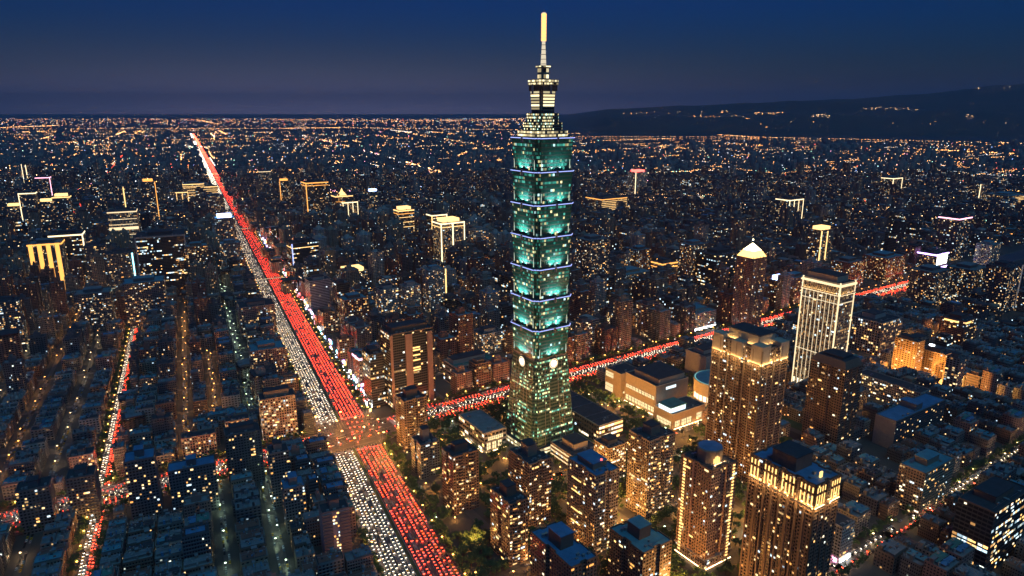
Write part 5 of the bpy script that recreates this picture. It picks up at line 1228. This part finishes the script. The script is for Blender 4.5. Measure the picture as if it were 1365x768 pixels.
CB = {k: car_body(k) for k in CARC}; CM = {k: b.mesh('body') for k, b in CB.items()}
CARS = []
bus = MB(); bus.box(-5.6, 5.6, -1.2, 1.2, .4, 1.5, 'paint_white', True); bus.box(-5.55, 5.55, -1.16, 1.16, 1.5, 2.5, 'car_glass'); bus.box(-5.6, 5.6, -1.2, 1.2, 2.5, 3.1, 'roof_grey'); bus.box(-2.5, 2, -.7, .7, 3.1, 3.35, 'concrete')
for x_ in (-3.6, 3.4):
    for y_ in (-1.1, 1.1): bus.box(x_ - .45, x_ + .45, y_ - .13, y_ + .13, 0, .9, 'tyre')
bus_me = bus.mesh('body'); n_b_ = 0
def lane(fr_fn, ang, q0, q1, p, tail, gap, skip=(), miss=.06):
    q = q0
    while q < q1:
        q += gap * (cr.uniform(.92, 1.06) if cr.random() < .88 else cr.uniform(1.3, 2.4))
        if any(a < q < b for a, b in skip) or cr.random() < miss: continue
        x, y = fr_fn(q, p + cr.uniform(-.06, .06))
        bus = cr.random() < .035 and not 0 < gap < 5
        if bus: q += 4.2; x, y = fr_fn(q, p); q += 4.0
        if in_view(x, y, 1, 1.03): CARS.append((hypot(x, y), x, y, ang if tail else ang + pi, tail, bus, q))
sk = [(ISS - 44, ISS + 46)]
UAa = atan2(UA[1], UA[0])
for k in range(7): lane(sA, UAa, -110, 2600, 2.0 + 4.0 * k, False, 5.6, sk, (.3, .05, .15, .05, .25, .03, .08)[k])
for k in range(7): lane(sA, UAa, -110, 2600, 34.2 + 4.6 * k, True, 5.0, sk, (.02, .05, .35, .03, .15, .03, .1)[k])
skd = [(-60, 46)]
for fn, an, q0, q1 in ((sD, RD, 46, 1500), (sL, RL, -640, -62)):
    for p_ in (8, 12, 16): lane(fn, an, q0, q1, p_, True, 5.4, (), .06)
    for p_ in (-6.5, -3, .5, 4): lane(fn, an, q0, q1, p_, False, 6, (), .15)
    for p_ in (-11.5, -16, -20.5): lane(fn, an, q0, q1, p_, True, 5.4, (), .08)
    lane(fn, an, q0, q1, -28, True, 9, (), .3)
for p_, tl_ in ((BT - 4.6, False), (BT - 1.6, False), (BT + 1.8, True), (BT + 4.8, True)): lane(sA, UAa, -110, 1320, p_, tl_, 5.6, [(234, 286)], .12)
for off in (-2.4, 2.4):
    acc = 0.
    for (x0, y0), (x1, y1) in zip(ARC[::-1], ARC[::-1][1:]):
        L_ = hypot(x1 - x0, y1 - y0); an = atan2(y1 - y0, x1 - x0); q = -acc % 5.4
        while q < L_:
            x, y = x0 + (x1 - x0) * q / L_ - sin(an) * off, y0 + (y1 - y0) * q / L_ + cos(an) * off
            if cr.random() < .85: CARS.append((hypot(x, y), x, y, an, True, 0, 0))
            q += 5.4
        acc += L_
for p_, tl_ in ((-4, True), (6, False), (-12, True), (12, True), (-20, True)): lane(sD, RD, -58, 44, p_, tl_, 13, (), .3)     # those crossing the junction
for t_ in (8, 16): lane(sA, UAa, ISS - 42, ISS + 44, t_, False, 24, (), .3)
for t_ in (38, 44, 50, 57): lane(sA, UAa, ISS - 42, ISS + 44, t_, True, 15, (), .3)
for p_, tl_ in ((-510, True), (-504, False)): lane(sD, RD, 120, 1200, p_, tl_, 9, (), .25)
for p_, tl_ in ((-236, True), (-232, False)): lane(sD, RD, 60, 900, p_, tl_, 16, (), .3)
CARS.sort(); BC = Bulk(); n_c = 0; NMC = ['black', 'grey', 'silver', 'white', 'yellow']
for dist, x, y, a, tail, p_, q_ in CARS:
    col = cr.choice(['white', 'silver', 'black', 'grey', 'grey', 'black', 'yellow']); m_, L_ = (tlm, tl) if tail else (hlm, hl)
    if p_ is True:
        ex, c, s_ = (-5.65 if tail else 5.65), cos(a), sin(a)
        if n_b_ < 60 and in_view(x, y, 1, .99):
            n_b_ += 1; o = link('bus', bus_me, None, (x, y, .03), a); tag(o, 'white city bus seen from behind among the queueing cars' if tail else 'white city bus facing the viewer among the queueing cars', 'bus', 'buses driving away' if tail else 'buses driving nearer')
            for e in (-.85, .85): link('taillight' if tail else 'headlight', m_, o, (ex, e, .95))
        else:
            BC.add(bus, x, y, .03, a)
            for e in (-.85, .85): BC.add(L_, x + ex * c - e * s_, y + ex * s_ + e * c, .98, a)
        continue
    if n_c < 298 and in_view(x, y, 1, .99):
        n_c += 1; o = link('car', CM[col], None, (x, y, .03), a)
        tag(o, f"{col} car seen from behind, red tail lamps glowing, queueing in traffic" if tail else f"{col} car facing the viewer, headlamps glowing, queueing in traffic", 'car', f"{col} cars " + ('driving away' if tail else 'driving nearer'))
        for e in (-1, 1): link('taillight' if tail else 'headlight', m_, o, (-2.27 if tail else 2.27, e * (.5 if tail else .5), .78 if tail else .66))
    else:
        BC.add(CB[col], x, y, .03, a); c, s_ = cos(a), sin(a); ex = -2.27 if tail else 2.27
        for e in (-1, 1): ey = e * .5; BC.add(L_, x + ex * c - ey * s_, y + ex * s_ + ey * c, .81 if tail else .69, a)
BC.obj('traffic')
pkn = 0; BPK = Bulk()
for fr, a0, a1, b0, b1, m, ev in STREETS:
    c, u, v = fr; an = atan2(u[1], u[0])
    for bb in (b0 + 1.1, b1 - 1.1):
        a = max(a0, -60)
        while a < min(a1, 700):
            a += cr.choice([5.4, 5.6, 6, 7, 11, 18]); x, y = c[0] + u[0] * a + v[0] * bb, c[1] + u[1] * a + v[1] * bb
            if not in_view(x, y, 1, .99) or hypot(x, y) > 1250: continue
            col = cr.choice(NMC)
            if pkn < 260: pkn += 1; o = link('parked_car', CM[col], None, (x, y, .03), an + (pi if cr.random() < .5 else 0)); tag(o, f'{col} car parked with its lamps off along a side street', 'car', f'{col} cars parked in the side streets')
            else: BPK.add(CB[col], x, y, .03, an)
BPK.obj('parked_traffic')
# far traffic on the boulevard and on the distant avenue: a dark body and two lamps each
tb = MB(); tb.box(-2.2, 2.2, -.9, .9, .3, 1.4, 'paint_black'); glow('far_tail', (1, .06, .03), 26); glow('far_head', (1, .84, .62), 22)
BFT = Bulk()
def far_lane(fn, ang, q0, q1, p, tail, gap, grow=0.):
    q = q0
    while q < q1:
        g = gap * (1 + grow * (q - q0)); q += g * cr.uniform(.8, 1.25); x, y = fn(q, p)
        if not in_view(x, y, 1, 1.02): continue
        a = ang if tail else ang + pi; BFT.add(tb, x, y, .03, a); ex = -2.3 if tail else 2.3; c, s_ = cos(a), sin(a); s0 = 1 + max(0, y - 2500) / 5000
        for e in (-.55, .55): 
            X, Y = x + ex * c - e * s_, y + ex * s_ + e * c; SP2.setdefault('far_tail' if tail else 'far_head', []).append([(X - .32 * s0, Y, .55), (X + .32 * s0, Y, .55), (X + .32 * s0, Y, .55 + .45 * s0), (X - .32 * s0, Y, .55 + .45 * s0)])
SP2 = {}
for k in range(8): far_lane(sA, UAa, 2600, 12500, 1.9 + lw * k, False, 9, .0002)
for k in range(9): far_lane(sA, UAa, 2600, 12500, 33.7 + lw * k, True, 8, .0002)
C0 = (-1810., 2805.); UC = (-.4456, .8952); PC = (.8952, .4456)
def sC(q, p): return (C0[0] + UC[0] * q + PC[0] * p, C0[1] + UC[1] * q + PC[1] * p)
for k in range(3): far_lane(sC, atan2(UC[1], UC[0]), -60, 4600, -10 + 3.4 * k, False, 14, .0003); far_lane(sC, atan2(UC[1], UC[0]), -60, 4600, 3 + 3.4 * k, True, 11, .0003)
for m, q in SP2.items(): BFT.quads(q, m)
BFT.obj('distant_traffic')

# ---------------------------------------------------------------- footbridges, shop signs
def footbridge(s_, label, x0=-4, x1=74, z=6.2):
    o = link('footbridge', None, loc=(*sA(s_, x0), 0), rz=RA); tag(o, label, 'footbridge'); L_ = x1 - x0
    b = MB(); b.box(0, L_, -2.2, 2.2, z, z + .9, 'concrete', True); b.obj('deck', o)
    for y in (-2.25, 2.05): b = MB(); b.box(0, L_, y, y + .2, z + .9, z + 2.0, 'wall_pale'); b.obj('parapet', o)
    for x in (1, L_ * .45, L_ - 1): b = MB(); b.box(x - .6, x + .6, -1, 1, 0, z, 'concrete'); b.obj('pier', o)
    for y in (-2.4, 2.3): b = MB(); b.box(0, L_, y, y + .1, z + 1.2, z + 1.5, 'line_cream'); b.obj('handrail_light', o)
footbridge(1190, 'nearest pale footbridge spanning all the boulevard lanes')
footbridge(1985, 'middle footbridge spanning the boulevard lanes, seen beyond the nearest one')
footbridge(2420, 'farthest footbridge spanning the boulevard lanes')
sg = random.Random(61); SGN = {'sign_white': 'white', 'sign_pink': 'pink', 'sign_blue': 'blue', 'sign_cyan': 'cyan', 'sign_red': 'red', 'sign_amber': 'amber', 'sign_violet': 'violet'}
def pylon(x, y, a, m, grp, lab, h, w):
    b = MB(); b.box(-.15, .15, -.15, .15, 0, 2.6, 'steel'); o = b.obj('shop_sign', loc=(x, y, 0), rz=a); tag(o, lab, 'shop sign', grp)
    b = MB(); b.box(-w / 2, w / 2, -.25, .25, 2.6, 2.6 + h, m, True); b.obj('panel', o)
    b = MB(); b.box(-w / 2 - .12, w / 2 + .12, -.2, .2, 2.6 + h + .0, 2.75 + h, 'steel'); b.obj('cap', o)
for s_ in np.arange(345, 2000, 10.5):
    m = sg.choice(['sign_white', 'sign_white', 'sign_white', 'sign_pink', 'sign_blue', 'sign_cyan', 'sign_red', 'sign_amber', 'sign_violet'])
    pylon(*sA(s_ + sg.uniform(-4, 4), sg.choice([73.5, 79.5])), RA + sg.choice([0, .4]), m, f'{SGN[m]} signs of the shops right of the boulevard', f'{SGN[m]} glowing shop sign on the pavement right of the boulevard', sg.uniform(3, 8), sg.uniform(1.5, 4))
for q in (110, 118, 127, 136): pylon(*sD(q, -522), RD, 'sign_white', 'white signs by the corner shop', 'white glowing sign beside the pale striped corner shop', 3, 2.5)
tag(flood(*sA(262, BT - 14), 9, 16000, (1, .9, .75)), 'white floodlight on a mast over the narrow avenue junction', 'floodlight')
for x, y, e, l in ((150, 905, 30000, 'added orange floodlight on a mast on the plaza before the mall wing'), (178, 868, 32000, 'added orange floodlight on a mast on the plaza before the long mall front'), (262, 812, 20000, 'orange floodlight on a mast beside the flat pavilion end'), (255, 905, 24000, 'added orange floodlight on a mast between mall and round hall'), (-150, 735, 26000, 'orange floodlight on a mast behind the junction corner tower'), (-75, 735, 26000, 'orange floodlight on a mast in the yard before the gallery hall'), (105, 600, 24000, 'orange floodlight on a mast behind the beacon tower'), (100, 655, 24000, 'orange floodlight on a mast right below the podium terrace'), (-35, 575, 20000, 'orange floodlight on a mast beside the curved-balcony tower'), (220, 800, 20000, 'orange floodlight on a mast on the lane before the mall pavilion'), (150, 500, 24000, 'orange floodlight on a mast below the lantern tower'), (250, 620, 14000, 'orange floodlight on a mast at the foot of the gold-crowned tower'), (560, 700, 30000, 'orange floodlight on a mast at the bend of the lit side street')):
    tag(flood(x, y, 9, e * 5), l, 'floodlight')  # the floodlights round the mall are added to brighten its stone
# lawns and plaza
sheet('lawn', corners(D0, UD, PD, 480, 560, -330, -270), 'grass', .02); sheet('plaza', corners(D0, UD, PD, 300, 470, -226, -44), 'paving', .006)

# ---------------------------------------------------------------- haze
if HAZE:
    m = bpy.data.materials.new('haze'); m.use_nodes = True; t = m.node_tree; t.nodes.clear()
    o = t.nodes.new('ShaderNodeOutputMaterial'); p = t.nodes.new('ShaderNodeVolumePrincipled'); t.links.new(p.outputs[0], o.inputs['Volume'])
    p.inputs['Color'].default_value = (.60, .68, .95, 1); p.inputs['Density'].default_value = 3.5e-5; p.inputs['Anisotropy'].default_value = 0.0
    m.cycles.homogeneous_volume = True
    MATS['haze'] = m; b = MB(); b.box(-62000, 62000, -3000, 58000, -14, 1500, 'haze', True); tag(b.obj('haze'), kind='stuff')
print('OBJECTS', len(bpy.data.objects), 'placed', len(PLACED), count, 'mid', n_mid, 'trees', len(TREES), 'lamps', len(LAMPS), 'cars', len(CARS), 'sparks', sum(len(q) for q in SPARK.values()))
